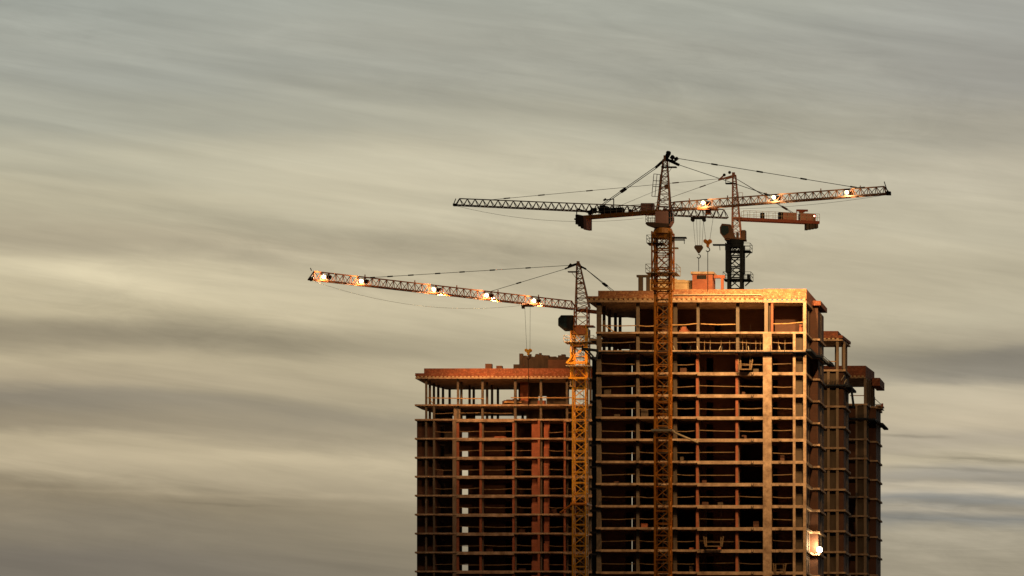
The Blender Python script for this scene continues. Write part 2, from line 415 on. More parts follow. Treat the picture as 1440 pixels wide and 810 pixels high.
MB().box(xe(637), xe(646), E+.6, E+1.0, LE[1], LE[0]-.26).build('pier', 'concrete', left)
for a, b_ in ((747, 756), (764.2, 771.2)):
    MB().box(xe(a), xe(b_), E+.9, E+1.2, 0, LE[1]-.26).build('brick_pier', 'redbrick', left)
# rows of columns deeper in the open top storeys
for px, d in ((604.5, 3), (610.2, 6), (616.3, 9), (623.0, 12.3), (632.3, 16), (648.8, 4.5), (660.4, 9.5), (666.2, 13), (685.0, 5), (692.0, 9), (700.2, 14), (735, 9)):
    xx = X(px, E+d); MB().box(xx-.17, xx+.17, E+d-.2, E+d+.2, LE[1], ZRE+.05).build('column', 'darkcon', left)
def ewall(px0, px1, dy, mat, door=None, lo=2, label=None, name='brick_wall', fullhole=False):
    m = MB(); d = E+dy
    if door: m.tallwall(X(px0, d), X(px1, d), d, d+.22, 0, LE[lo-1]-.1, X(door[0], d), X(door[1], d), [(LE[i]+.01, LE[i]+(1.22 if fullhole else 2.1)) for i in range(len(LE)-1, lo-1, -1)])
    else: m.box(X(px0, d), X(px1, d), d, d+.22, 0, LE[lo-1]-.1)
    return m.build(name, mat, left, label)
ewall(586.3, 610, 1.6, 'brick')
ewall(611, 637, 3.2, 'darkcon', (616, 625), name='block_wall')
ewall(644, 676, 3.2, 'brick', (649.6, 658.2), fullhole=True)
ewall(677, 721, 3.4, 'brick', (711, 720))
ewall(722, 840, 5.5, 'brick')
for i in range(2, 13):
    for (a, b_) in ((747.2, 755.8), (764.4, 771)):
        MB().box(xe(a), xe(b_), E+.30, E+.55, LE[i]+.001, LE[i]+random.uniform(.9, 2.3)).build('brick_infill', 'redbrick', left)
    if random.random() < .5:
        q = random.choice((612, 681, 726, 772)); MB().box(xe(q), xe(q+random.uniform(5, 13)), E+1.6, E+2.2, LE[i]+.001, LE[i]+random.uniform(.4, 1.2)).build('stacked_blocks', 'brick', left)
# rear wall keeps the hollow storeys dark except the window line
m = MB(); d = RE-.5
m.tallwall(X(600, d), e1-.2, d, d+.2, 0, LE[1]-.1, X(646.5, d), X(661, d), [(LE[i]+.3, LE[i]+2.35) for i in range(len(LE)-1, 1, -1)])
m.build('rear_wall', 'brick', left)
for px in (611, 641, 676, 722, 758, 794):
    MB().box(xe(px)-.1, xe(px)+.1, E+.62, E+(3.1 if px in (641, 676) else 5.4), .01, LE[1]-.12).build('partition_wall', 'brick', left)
# top storeys
d = E+6
MB().wall(X(729, d), X(800, d), d, d+.3, LE[0], ZRE, [(X(757, d), X(768.5, d), LE[0], LE[0]+1.9)]).build('block_wall', 'darkcon', left)
MB().box(X(732, d-1), X(744, d-1), d-1.3, d-1, LE[0], ZRE).build('brick_wall', 'redbrick', left)
MB().wall(X(740, d), X(838, d), d, d+.3, LE[1], LE[0]-.26).build('block_wall', 'darkcon', left)
MB().wall(X(612, E+8), X(636, E+8), E+8, E+8.3, LE[1], LE[0]-.26).build('block_wall', 'darkcon', left)
MB().wall(X(655, E+8), X(668, E+8), E+8, E+8.3, LE[1], LE[0]-.26).build('block_wall', 'darkcon', left)
MB().box(X(756, E+3), X(767.5, E+3), E+3, E+3.3, LE[0], ze(560.5)).build('brick_infill', 'redbrick', left)
# roof
m = MB().prism([(xe(584, E-.5), E-.5), (e1, E-.5), (e1, RE), (xe(600), RE), (xe(584, E-.5), E+8)], ZRE, ZRE+.22); m.build('roof_slab', 'slab', left)
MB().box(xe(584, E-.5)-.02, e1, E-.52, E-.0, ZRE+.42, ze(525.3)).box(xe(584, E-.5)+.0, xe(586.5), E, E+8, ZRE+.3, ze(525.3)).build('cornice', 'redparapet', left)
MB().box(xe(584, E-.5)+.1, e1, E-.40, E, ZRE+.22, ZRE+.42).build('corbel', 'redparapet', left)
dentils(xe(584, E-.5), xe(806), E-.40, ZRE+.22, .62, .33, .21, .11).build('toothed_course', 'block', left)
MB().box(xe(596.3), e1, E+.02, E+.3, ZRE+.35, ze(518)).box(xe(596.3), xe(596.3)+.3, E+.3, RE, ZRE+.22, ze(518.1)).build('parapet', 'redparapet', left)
MB().box(xe(681.5), xe(690.5), E+.5, E+1.5, ZRE+.2, ze(511)).build('vent_shaft', 'brick', left)
MB().box(xe(697), xe(705), E+.5, E+1.5, ZRE+.2, ze(513.8)).build('vent_shaft', 'brick', left)
m = MB(); d = E+4
m.box(X(730.5, d), X(735.3, d), d-.2, d+.6, ZRE+.2, Z(497.3, d)); m.box(X(722, d), X(730.5, d), d, d+.5, ZRE+.2, Z(512.3, d))
m.box(X(735.3, d), X(803, d), d, d+.5, ZRE+.2, Z(504.3, d)); m.box(X(802, d), X(806.5, d), d-.2, d+.6, ZRE+.2, Z(495, d))
m.build('roof_enclosure', 'darkbrick', left)
MB().box(X(771, d), X(801, d), d-.08, d-.001, ZRE+.2, Z(506, d)).build('board_cladding', 'brick', left)
erails = [(xe(a), xe(b_)) for a, b_ in ((611, 636), (645, 674), (680, 720), (726, 747), (771, 792), (797, 806))]
rails(left, E, LE[1:], erails, E+.55, first=0, off=1.0)
m = MB()
for a, b_, ya, yb in ((601, 680, 559.3, 560.5), (718, 806, 559, 559.2)):
    m.beam((xe(a), E+.2, ze(ya)), (xe(b_), E+.2, ze(yb)), .06, .15)
m.beam((xe(602), E+.5, ze(560)), (xe(608), E+.6, ze(567)), .1)
m.build('guard_rail', 'timber', left)

# ======== the two towers behind, right
def back_tower(Df, rows, step, fx0, fx1, top, label, steps, grp):
    """fx0..fx1 front edge in rows; steps: side depth, bay"""
    root = thing('unfinished_tower', label, 'building', (X(fx0, Df), Df, 0), 'unfinished tower blocks')
    return root
G2 = 639.0
x2 = lambda px, d=G2: X(px, d)
z2 = lambda py, d=G2: Z(py, d)
L2 = levels(G2, [519.5, 541.5, 570.3], 29.23*G2/FPX)
mid = thing('unfinished_tower', 'dark concrete tower seen between the nearest tower and the right-hand end tower', 'building', (x2(1150), G2, 0), 'unfinished tower blocks')
w0, w1, side = x2(1080), x2(1189), G2+8.0
for i, zt in enumerate(L2):
    MB().prism([(w0, G2), (w1, G2), (w1, side), (w1-2, side+8), (w0, side+8)], zt-.28, zt).build('floor_slab', 'slab', mid)
R2 = z2(479.5)
for a, b_, top, dy in ((1163, 1166.6, L2[0]-.28, .15), (1175.6, 1179.3, R2, .1), (1184.4, 1186.5, R2, 3.0), (1184.5, 1187, R2, 1.2)):
    MB().box(x2(a), x2(b_), G2+dy, G2+dy+.4, 0 if top < R2 or dy < .5 else L2[0], top).build('column', 'concrete', mid)
MB().box(x2(1181), w1-.4, G2+2.6, G2+2.8, L2[0]+.01, R2-.01).build('block_wall', 'darkcon', mid)
for px, d in ((1187.5, 4.5), (1189.5, 6.5), (1176.5, 5.8)):
    xx = X(px, G2+d); MB().box(xx-.25, xx+.2, G2+d-.2, G2+d+.2, L2[0], R2).build('column', 'darkcon', mid)
def storeywalls(root, lv, x0, x1, y0, y1, mat, lo=1, th=.28, name='brick_wall', hole=None):
    MB().box(x0, x1, y0, y1, 0, lv[lo-1]-th*.5).build(name, mat, root)
storeywalls(mid, L2, w0, x2(1176), G2+.8, G2+1.0, 'darkcon', name='block_wall')
storeywalls(mid, L2, x2(1179), w1-.35, G2+.55, G2+.8, 'brick')
flank(mid, G2, L2, w1-.30, G2+.85, side-.2, 'brick', 1, (.6,), th=.28)
MB().prism([(w0, G2-.3), (x2(1185), G2-.3), (x2(1185)+.35, G2+8), (w0, G2+8.5)], R2, R2+.2).build('roof_slab', 'slab', mid)
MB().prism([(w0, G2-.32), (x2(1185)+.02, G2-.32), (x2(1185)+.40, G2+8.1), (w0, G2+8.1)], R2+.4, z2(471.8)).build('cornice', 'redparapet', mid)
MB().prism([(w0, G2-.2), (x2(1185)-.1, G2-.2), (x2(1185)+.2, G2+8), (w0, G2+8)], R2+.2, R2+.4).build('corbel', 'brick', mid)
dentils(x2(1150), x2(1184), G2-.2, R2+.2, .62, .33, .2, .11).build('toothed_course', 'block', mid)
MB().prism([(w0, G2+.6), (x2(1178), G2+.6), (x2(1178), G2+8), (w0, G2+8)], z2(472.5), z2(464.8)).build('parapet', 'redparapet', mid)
m = MB().box(x2(1155), w1+.1, G2-.7, G2-.02, L2[1]-.2, L2[1]+.02)
m.box(w1+.02, w1+.8, G2-.6, side, L2[1]-.35, L2[1]-.05)
for k in range(9): m.beam((x2(1162)+k*.42, G2-.6, L2[1]), (x2(1162)+k*.42+.1, G2-.7, L2[1]+random.uniform(.2, .55)), .07)
m.beam((w1+.7, G2+1, L2[1]-.1), (w1+.8, G2+4, L2[1]-2.8), .3)
m.build('catch_platform', 'net', mid)
MB().beam((x2(1161), G2+.3, z2(508)), (x2(1176), G2+.3, z2(508)), .06, .12).build('guard_rail', 'timber', mid)
MB().beam((x2(1183), G2-.1, z2(535)), (x2(1187), G2+.4, z2(527)), .1).beam((x2(1186), G2-.1, z2(541)), (x2(1190), G2+.4, z2(533)), .1).build('prop', 'steel', mid)

G3 = 691.0
x3 = lambda px, d=G3: X(px, d)
z3 = lambda py, d=G3: Z(py, d)
L3 = levels(G3, [567.5, 588.5, 616.5], 27.0*G3/FPX)
far = thing('unfinished_tower', 'rightmost dark concrete tower with a small hoist arm on its flank', 'building', (x3(1200), G3, 0), 'unfinished tower blocks')
a1 = x3(1220); S1 = G3+4.3; b1 = X(1234, S1); S2 = S1+8.6
for i, zt in enumerate(L3):
    MB().prism([(x3(1130), G3), (a1, G3), (a1, S1), (b1, S1), (b1, S2), (a1, S2), (a1, S2+5), (x3(1130), S2+5)], zt-.27, zt).build('floor_slab', 'slab', far)
R3 = z3(532)
for a, b_, top, dy in ((1203, 1205.6, L3[0]-.27, .12), (1214.6, 1218.5, R3, .12)):
    MB().box(x3(a), x3(b_), G3+dy, G3+dy+.4, 0, top).build('column', 'concrete', far)
for px, d in ((1220.5, 1.8), (1223.5, 3.6), (1227, 7.5), (1229, 9.5)):
    xx = X(px, G3+d); MB().box(xx-.28, xx+.1, G3+d-.2, G3+d+.25, L3[0], R3).build('column', 'darkcon', far)
storeywalls(far, L3, x3(1130), x3(1204), G3+2.2, G3+2.4, 'brick')
storeywalls(far, L3, x3(1205), a1-.3, G3+.6, G3+.8, 'darkcon', name='block_wall')
flank(far, G3, L3, a1-.2, G3+.85, S1+.2, 'darkcon', 1, (.6,), th=.27)
storeywalls(far, L3, a1-.3, b1-.25, S1+.3, S1+.5, 'brick', name='bay_wall')
flank(far, G3, L3, b1-.25, S1+.52, S2-.2, 'brick', 1, (), th=.27)
MB().prism([(x3(1130), G3-.3), (x3(1217.5), G3-.3), (x3(1217.5)+.4, S1+3), (b1+.1, S1+3), (b1+.1, S2+.3), (x3(1130), S2+1)], R3, R3+.2).build('roof_slab', 'slab', far)
MB().prism([(x3(1130), G3-.32), (x3(1217.5)+.02, G3-.32), (x3(1217.5)+.5, S1+5), (x3(1130), S1+5)], R3+.2, z3(514.5)).build('parapet', 'redparapet', far)
MB().box(x3(1217.5)+.52, b1+.3, S1+.8, S2+.3, z3(541.5, S1), z3(530.5, S1)).build('bay_roof', 'redparapet', far)
dentils(x3(1193), x3(1217), G3-.28, R3+.2, .62, .33, .2, .13).build('toothed_course', 'block', far)
MB().beam((x3(1195), G3+.3, z3(556)), (x3(1215), G3+.3, z3(556)), .06, .12).build('guard_rail', 'timber', far)
m = MB().box(x3(1193), a1+.1, G3-.7, G3-.02, L3[1]-.2, L3[1]+.05)
m.box(a1+.02, b1, G3-.5, S1-.05, L3[1]-.3, L3[1]-.02); m.beam((b1-.3, S1-.6, L3[1]-.1), (b1+.9, S1-.3, L3[1]-.6), .7, .3); m.beam((b1+.5, S1, L3[1]-.4), (b1+.6, S2, L3[1]-.5), .7, .25)
m.build('catch_platform', 'net', far)
MB().box(b1-.3, b1+.75, S1-.2, S1+3.5, z3(571.5, S1), z3(569.5, S1)).box(b1-.3, b1+.75, S1-.2, S1+3.5, z3(574.5, S1), z3(573.8, S1)).build('landing', 'slab', far)
# the little hoist arm
c = P(1231, 571, S1-.3)
dv = thing('hoist_arm', 'small hoist arm sticking out of the flank of the rightmost tower', 'hoist', c)
MB().beam(P(1229.5, 560, S1-.3), P(1240.5, 570, S1-.3), .10).beam(P(1230, 568.5, S1-.3), P(1241, 568.6, S1-.3), .08).beam(P(1230, 558, S1-.3), P(1230, 571, S1-.3), .14).build('arm', 'black', dv)
MB().box(X(1239.6, S1-.3), X(1242, S1-.3), S1-.5, S1-.1, Z(572.5, S1-.3), Z(567.3, S1-.3)).build('pulley_block', 'redsteel', dv)

# ---------------------------------------------------------------- tower cranes
def mast(mb, cx, cy, z0, z1, w, panel, leg=.26, br=.10, rungs=True):
    h = w/2-leg/2
    cs = [(-h, -h), (h, -h), (h, h), (-h, h)]
    for a, b_ in cs: mb.box(cx+a-leg/2, cx+a+leg/2, cy+b_-leg/2, cy+b_+leg/2, z0, z1)
    k = max(1, round((z1-z0)/panel)); p = (z1-z0)/k
    for j in range(k):
        za, zb = z0+j*p, z0+(j+1)*p
        for q in range(4):
            a = cs[q]; b_ = cs[(q+1) % 4]
            A = Vector((cx+a[0], cy+a[1], za)); B = Vector((cx+b_[0], cy+b_[1], za)); Bt = Vector((B.x, B.y, zb)); At = Vector((A.x, A.y, zb))
            mb.beam(A, B, br*1.15)
            if (j+q) % 2: mb.beam(A, Bt, br)
            else: mb.beam(B, At, br)
def ladder(mb, cx, cy, z0, z1, dx=.3):
    mb.beam((cx-dx, cy, z0), (cx-dx, cy, z1), .05); mb.beam((cx+dx, cy, z0), (cx+dx, cy, z1), .05)
    q = z0
    while q < z1: mb.beam((cx-dx, cy, q), (cx+dx, cy, q), .04); q += .5
def platform(root, cx, cy, z, hx, hy, mat='steel', rail=1.0, deck=.08, name='platform'):
    m = MB().box(cx-hx, cx+hx, cy-hy, cy+hy, z-deck, z)
    for r in (rail, rail*.5):
        m.beam((cx-hx, cy-hy, z+r), (cx+hx, cy-hy, z+r), .05); m.beam((cx-hx, cy+hy, z+r), (cx+hx, cy+hy, z+r), .05)
        m.beam((cx-hx, cy-hy, z+r), (cx-hx, cy+hy, z+r), .05); m.beam((cx+hx, cy-hy, z+r), (cx+hx, cy+hy, z+r), .05)
    for sx in (-1, -.4, .4, 1):
        for sy in (-1, 1): m.beam((cx+sx*hx, cy+sy*hy, z), (cx+sx*hx, cy+sy*hy, z+rail), .05)
    return m.build(name, mat, root)
UP = Vector((0, 0, 1))
def jib_lattice(mb, A, B, h0, h1, w, n, ch=.15, br=.085, inv=False):
    """triangular truss from A to B (bottom chord line); apex on top; returns node points"""
    d = (B-A).normalized(); s = d.cross(UP).normalized()*w/2
    bot = [A.lerp(B, k/n) for k in range(n+1)]
    top = [A.lerp(B, (k+.5)/n)+UP*(h0+(h1-h0)*(k+.5)/n) for k in range(n)]
    mb.beam(bot[0]+s, bot[-1]+s, ch); mb.beam(bot[0]-s, bot[-1]-s, ch)
    mb.beam(top[0], top[-1], ch*1.1); mb.beam(bot[0]+UP*h0*.25, top[0], ch*.8)
    for k in range(n):
        for sg in (s, -s):
            mb.beam(bot[k]+sg, top[k], br); mb.beam(top[k], bot[k+1]+sg, br)
        mb.beam(bot[k]+s, bot[k]-s, br); mb.beam(bot[k]+s, bot[k+1]-s, br*.8)
    mb.beam(bot[-1]+s, bot[-1]-s, ch); mb.beam(bot[-1]+s, top[-1], ch); mb.beam(bot[-1]-s, top[-1], ch)
    return bot, top, s
def floodlight(root, p, size=.5, face=Vector((0, -1, -.35)), energy=0, col=(1, .62, .28), spot_to=None, name='floodlight', lm='lamp', spread=150, glow=0):
    """a hooded lamp head with a bright lens"""
    f = face.normalized(); a = f.cross(UP).normalized(); b_ = a.cross(f).normalized()
    m = MB().frame_prism([(-size*.6, -size*.45), (size*.6, -size*.45), (size*.6, size*.45), (-size*.6, size*.45)], p, a, b_, f, -.3, .0)
    m.frame_prism([(-size*.7, size*.45), (size*.7, size*.45), (size*.7, size*.55), (-size*.7, size*.55)], p, a, b_, f, -.3, .18)
    m.beam(p-f*.15-UP*.6, p-f*.15, .1)
    h = m.build(name, 'black', root)
    l = MB().tube(p+f*.002, p+f*.06, size*.40, 12)
    l.build('lens', lm, h)
    par = sum((q.location for q in ([root])), Vector())
    if energy:
        L = bpy.data.lights.new(name+'_light', 'SPOT'); L.energy = energy; L.color = col; L.shadow_soft_size = .3
        L.spot_size = R(spread); L.spot_blend = .9
        o = bpy.data.objects.new('light_source', L); COL.objects.link(o); o.parent = h; o.location = p+f*.3-par
        dr = (spot_to-p) if spot_to else f
        o.rotation_euler = dr.to_track_quat('-Z', 'Y').to_euler()
    if glow:
        L = bpy.data.lights.new(name+'_spill', 'POINT'); L.energy = glow; L.color = (1, .72, .40); L.shadow_soft_size = .25
        o = bpy.data.objects.new('light_spill', L); COL.objects.link(o); o.parent = h; o.location = p+f*.45-par
    return h
def on_line(A, B, px):
    """point of the 3-D line A-B standing at image column px"""
    k = (px-VX)/FPX; dx, dy = B.x-A.x, B.y-A.y
    t = (k*A.y-A.x)/(dx-k*dy)
    return A+(B-A)*t
def tipD(Droot, yroot, ytip): return Droot*(HY-yroot)/(HY-ytip)
def rope(root, pts, r=.035, mat='black', name='pendant_line', clamps=(), sag=0, n=1):
    m = MB(); a, b_ = pts[0], pts[-1]
    q = []
    nn = 14 if sag else 1
    for i in range(nn+1):
        t = i/nn; v = a.lerp(b_, t); q.append(v-UP*sag*4*t*(1-t))
    m.cable(q, r)
    d = (b_-a).normalized()
    for t in clamps:
        v = a.lerp(b_, t); m.beam(v-d*.45, v+d*.45, r*4.5)
    return m.build(name, mat, root)
def hook(root, top_l, top_r, blk, down_z, mat='ochre', heart=False, ropes=2):
    """hoist ropes from the trolley to a hook block, plus the sling hanging from it"""
    m = MB()
    for i in range(ropes):
        t = i/(ropes-1); m.tube(top_l.lerp(top_r, t), blk+Vector(((t-.5)*(.9 if heart else .5), 0, .3)), .022, 5)
    m.build('hoist_rope', 'black', root)
    A, C = Vector((1, 0, 0)), Vector((0, 1, 0))
    if heart: prof = [(-.62, .28), (-.45, .5), (.45, .5), (.62, .28), (.58, .08), (.1, -.6), (-.1, -.6), (-.58, .08)]
    else: prof = [(-.36, .36), (.36, .36), (.42, .1), (.16, -.2), (.16, -.5), (-.16, -.5), (-.16, -.2), (-.42, .1)]
    h = MB().frame_prism(prof, blk, A, UP, C, -.22, .22)
    h.tube(blk+Vector((-.3, -.26, .25)), blk+Vector((-.3, .26, .25)), .26, 10); h.tube(blk+Vector((.3, -.26, .25)), blk+Vector((.3, .26, .25)), .26, 10)
    hb = h.build('hook_block', mat, root)
    k = MB(); base = blk-UP*(.75 if heart else .55); pts = []
    for i in range(9):
        a = math.pi*.5-i*math.pi*1.35/8; pts.append(base+Vector((.26*math.cos(a), 0, -.3+.26*math.sin(a))))
    k.cable([base+UP*.05]+pts, .07, 6)
    k.build('hook', 'black', hb)
    MB().tube(base-UP*.5, Vector((base.x, base.y, down_z)), .05, 6).build('sling', 'black', root)
def cab(root, O, f, s, w, h, dpt, mat, glass_side):
    """operator cab: box with chamfered glazed nose. f = forward, s = to the side"""
    prof = [(0, 0), (dpt*.62, 0), (dpt, h*.30), (dpt, h*.78), (dpt*.8, h), (0, h)]
    c = MB().frame_prism(prof, O, f, UP, s, -w/2, w/2).build('cab', mat, root)
    g = [(dpt*.42, h*.16), (dpt*.62, h*.14), (dpt*.93, h*.36), (dpt*.93, h*.76), (dpt*.74, h*.92), (dpt*.42, h*.92)]
    m = MB().frame_prism(g, O, f, UP, s, -w/2-.02, -w/2-.004).frame_prism(g, O, f, UP, s, w/2+.004, w/2+.02)
    m.frame_prism([(dpt+.004, h*.34), (dpt+.03, h*.34), (dpt+.03, h*.75), (dpt+.004, h*.75)], O, f, UP, s, -w*.42, w*.42)
    m.build('cab_window', 'glass', c)
    b2 = MB()
    for sg in (-1, 1):
        e = s*sg*(w/2+.03)
        b2.beam(O+f*dpt*.66+UP*h*.15+e, O+f*dpt*.66+UP*h*.93+e, .06); b2.beam(O+f*dpt*.42+UP*h*.52+e, O+f*dpt*.95+UP*h*.56+e, .06)
    b2.build('window_bar', mat, c)
    return c

# ======== crane A: tall mast in front of the near tower
DA = 588.0
ca = X(932.5, DA)
A = thing('tower_crane', 'tallest tower crane, ochre mast in front of the nearest tower, lit jib reaching right', 'tower crane', (ca, DA, 0), 'tower cranes')
W = 2.15
ztopA = Z(326, DA)
m = MB(); mast(m, ca, DA, 0, ztopA, W, 1.62, leg=.24, br=.10); m.build('mast', 'ochre', A)
m = MB(); ladder(m, ca+.25, DA+.1, 0, ztopA, .28)
for k in range(24):
    zz = 2+k*3.4; m.box(ca-.9, ca+.9, DA-.5, DA+.8, zz, zz+.06)
m.build('ladder', 'steel', A)
# climbing cage
zc0, zc1 = Z(408, DA), Z(327, DA)
m = MB(); mast(m, ca-.03, DA, zc0, zc1, W+.62, 2.6, leg=.2, br=.11)
for s_ in (-1, 1): m.beam((ca-1.3, DA-1.3*1, zc0), (ca+1.3, DA-1.3, zc0), .22)
arch = [(ca-1.2+2.4*i/8, DA-1.42, Z(408, DA)+1.6+1.3*math.sin(math.pi*i/8)) for i in range(9)]
m.cable([Vector(q) for q in arch], .09); m.beam((ca-1.4, DA-1.42, zc0), (ca+1.4, DA-1.42, zc0), .3)
m.beam((ca-1.4, DA-1.42, Z(400, DA)), (ca+1.4, DA-1.42, Z(400, DA)), .2)
m.build('climbing_cage', 'ochre', A)
platform(A, ca, DA, Z(385.5, DA), 2.05, 1.9, rail=1.1)
platform(A, ca-.9, DA, Z(343, DA), 1.1, 1.4, rail=1.0, mat='black')
MB().box(X(942, DA), X(965.5, DA), DA-.6, DA+.3, Z(335.6, DA), Z(333.8, DA)).box(X(944, DA), X(963, DA), DA-.2, DA+.3, Z(338, DA), Z(336.8, DA)).beam(P(962, 335, DA), P(962.4, 343, DA), .08).build('loading_beam', 'black', A)
MB().box(X(941, DA), X(954, DA), DA-.5, DA+.3, Z(350, DA), Z(348.4, DA)).beam(P(947, 350, DA), P(947, 334, DA), .06).build('step', 'steel', A)
# slewing part
m = MB().tube((ca, DA, ztopA-.3), (ca, DA, Z(321.5, DA)), 1.42, 20, 1.15); m.box(ca-1.28, ca+1.12, DA-1.1, DA+1.1, ztopA-.9, ztopA-.31); m.build('slewing_ring', 'ochre', A)
m = MB().frame_prism([(X(911, DA), Z(314, DA)), (X(944, DA), Z(316, DA)), (X(940, DA), Z(321, DA)), (X(923, DA), Z(321, DA)), (X(909, DA), Z(316, DA))], Vector((0, DA, 0)), Vector((1, 0, 0)), UP, Vector((0, 1, 0)), -1.1, 1.1)
m.build('slewing_deck', 'darkjib', A)
platform(A, X(916, DA), DA, Z(313.6, DA), .62, 1.0, mat='steel', rail=.85)
# jib direction: the far end stands nearer to the viewer
rootA = P(933, 297, DA)
DT = tipD(DA, 297, 272.5)
tipA = P(1249, 272.5, DT); tipA.z = rootA.z
jd = (tipA-rootA).normalized(); js = jd.cross(UP).normalized()
# cabin body under the head
O = Vector((X(922.5, DA), DA-.95, Z(319.5, DA)))
MB().box(X(923, DA), X(937.5, DA), DA-1.0, DA+1.0, Z(320, DA), Z(298.5, DA)).build('machinery_housing', 'pink', A)
cab(A, P(937.6, 319, DA)+Vector((0, -.35, 0)), Vector((1, 0, 0)), Vector((0, 1, 0)), 1.3, 2.0, .95, 'pink', 1)
# head (A-frame)
ap = P(935.2, 224, DA)
m = MB(); hb = [Vector((X(924.5, DA), DA-.8, Z(297, DA))), Vector((X(943, DA), DA-.8, Z(297, DA))), Vector((X(943, DA), DA+.8, Z(297, DA))), Vector((X(924.5, DA), DA+.8, Z(297, DA)))]
ht = [ap+Vector((dx, dy, 0)) for dx, dy in ((-.22, -.15), (.28, -.15), (.28, .15), (-.22, .15))]
NP = 9
def aframe(m, hb, ht, NP, leg, br):
    for q in range(4): m.beam(hb[q], ht[q], leg)
    for j in range(NP):
        t0 = j/NP; t1 = (j+1)/NP
        for q in range(4):
            a, b_ = hb[q], hb[(q+1) % 4]; at, bt = ht[q], ht[(q+1) % 4]
            m.beam(a.lerp(at, t0), b_.lerp(bt, t0), br)
            if (j+q) % 2: m.beam(a.lerp(at, t0), b_.lerp(bt, t1), br)
            else: m.beam(b_.lerp(bt, t0), a.lerp(at, t1), br)
aframe(m, hb, ht, NP, .16, .075)
m.beam(ap+UP*-.2, ap+UP*.5, .5, .34); m.tube(P(937.5, 262.5, DA)+Vector((0, -.3, 0)), P(937.5, 262.5, DA)+Vector((0, .3, 0)), .3, 10)
m.build('tower_head', 'jib', A)
m = MB().beam(ap+Vector((.1, 0, .1)), ap+jd*.6+UP*.75, .42).beam(ap+UP*.1, ap+jd*2.2-UP*.9, .34).beam(ap+jd*1.6-UP*.2, ap+jd*2.0+UP*.05, .34).beam(ap+jd*1.0, ap+jd*1.35+UP*.35, .4)
m.beam(ap, ap-jd*1.5-UP*1.0, .26).beam(ap+jd*.1, ap+jd*1.7-UP*.35, .16); m.tube(ap+jd*.55+UP*.8-js*.2, ap+jd*.55+UP*.8+js*.2, .28, 10)
m.build('sheave_head', 'black', A)
MB().box(X(930, DA), X(951.5, DA), DA-.45, DA+.45, Z(235.8, DA), Z(234.6, DA)).beam(P(944.5, 236, DA), P(938.5, 245, DA), .05).beam(P(941, 234, DA), P(941, 227, DA), .05).build('head_platform', 'black', A)
m = MB()
for a, b_ in (((919.5, 244.5), (916.6, 276)), ((928.5, 245.5), (925.6, 276.5)), ((924, 245), (921, 276)), ((919.5, 244.5), (928.5, 245.5)), ((918.5, 254), (927.7, 254.5)), ((917.7, 262), (926.9, 262.6)), ((916.6, 276), (925.6, 276.5)), ((926, 262.5), (934, 262.5)), ((927, 254), (934, 254.5))):
    m.beam(P(*a, DA-.9), P(*b_, DA-.9), .07)
m.build('head_ladder_cage', 'darkjib', A)
# jib
JA = MB(); s0 = rootA+jd*1.1
bot, top, sv = jib_lattice(JA, s0, tipA, 1.10, .98, 1.15, 28, .14, .085)
JA.beam(s0, rootA+UP*.2, .3); JA.beam(top[0], rootA+jd*.8+UP*1.0, .12)
for t in (2, 7, 12, 19, 24): JA.beam(top[t], top[t]+UP*.35, .12)
JA.build('jib', 'jib', A)
MB().box(tipA.x-.25, tipA.x+.35, tipA.y-.5, tipA.y+.5, tipA.z-.15, tipA.z+.25).beam(tipA, tipA-jd*.6+UP*1.6, .12).build('jib_nose', 'black', A)
# counter-jib
cj = on_line(rootA, tipA, 812); cw = on_line(rootA, tipA, 822)
m = MB()
for sg in (-1, 1):
    m.beam(rootA+js*sg*.55-UP*.05, cw+js*sg*.55-UP*.05, .16, .42)
for k in range(9): 
    v = rootA.lerp(cw, k/8); m.beam(v-js*.55, v+js*.55, .14)
for k in range(8): m.beam(rootA.lerp(cw, k/8)-js*.55, rootA.lerp(cw, (k+1)/8)+js*.55, .08)
m.build('counter_jib', 'ochre', A)
m = MB()
for sg in (-1, 1):
    for h_ in (.5, 1.0): m.beam(on_line(rootA, tipA, 922)+js*sg*.75+UP*h_, on_line(rootA, tipA, 838)+js*sg*.75+UP*h_, .045)
    for k in range(11):
        v = on_line(rootA, tipA, 838+84*k/10)+js*sg*.75; m.beam(v, v+UP*1.0, .045)
m.build('guard_rail', 'steel', A)
def lin(px, u=0, s_=0): return on_line(rootA, tipA, px)+UP*u+js*s_
m = MB()
for k, px in enumerate((815, 818.6, 822.4)):
    v = lin(px); m.beam(v+UP*(.35-.1*k), v-UP*(.95+.3*k), .42, 1.3, up=js)
m.beam(lin(812, 1.2), lin(833, .4), .22); m.beam(lin(811, .0), lin(811, 1.0), .12); m.beam(lin(808, -.15), lin(833, -.1), .2)
m.build('counterweight', 'weight', A)
MB().beam(lin(826.6, .0), lin(826.6, -1.75), .42, 1.3, up=js).build('counterweight', 'pink', A, 'faded red counterweight block nearest the mast')
m = MB()
m.tube(lin(850, .75, -.5), lin(850, .75, .5), .62, 14); m.tube(lin(853, .6), lin(860, .6), .45, 12); m.tube(lin(862, .6), lin(876, .55), .40, 12); m.box(lin(863).x, lin(872).x, lin(868).y-.5, lin(868).y+.5, lin(868).z+.1, lin(868).z+.9)
m.beam(lin(828, .5), lin(838, .9), .5); m.beam(lin(838, .5), lin(832, 1.1), .3); m.box(lin(886).x-.2, lin(886).x+.2, lin(886).y-.3, lin(886).y+.3, lin(886).z+.1, lin(886).z+.55)
m.build('winch', 'black', A)
m = MB().beam(lin(863, .9), lin(863, 2.15), .12).beam(lin(849, 2.1), lin(863, 2.15), .12).beam(lin(849, 2.05), lin(852, 2.25), .2); m.build('service_davit', 'darkjib', A)
a_ = lin(902); b_ = lin(918.6)
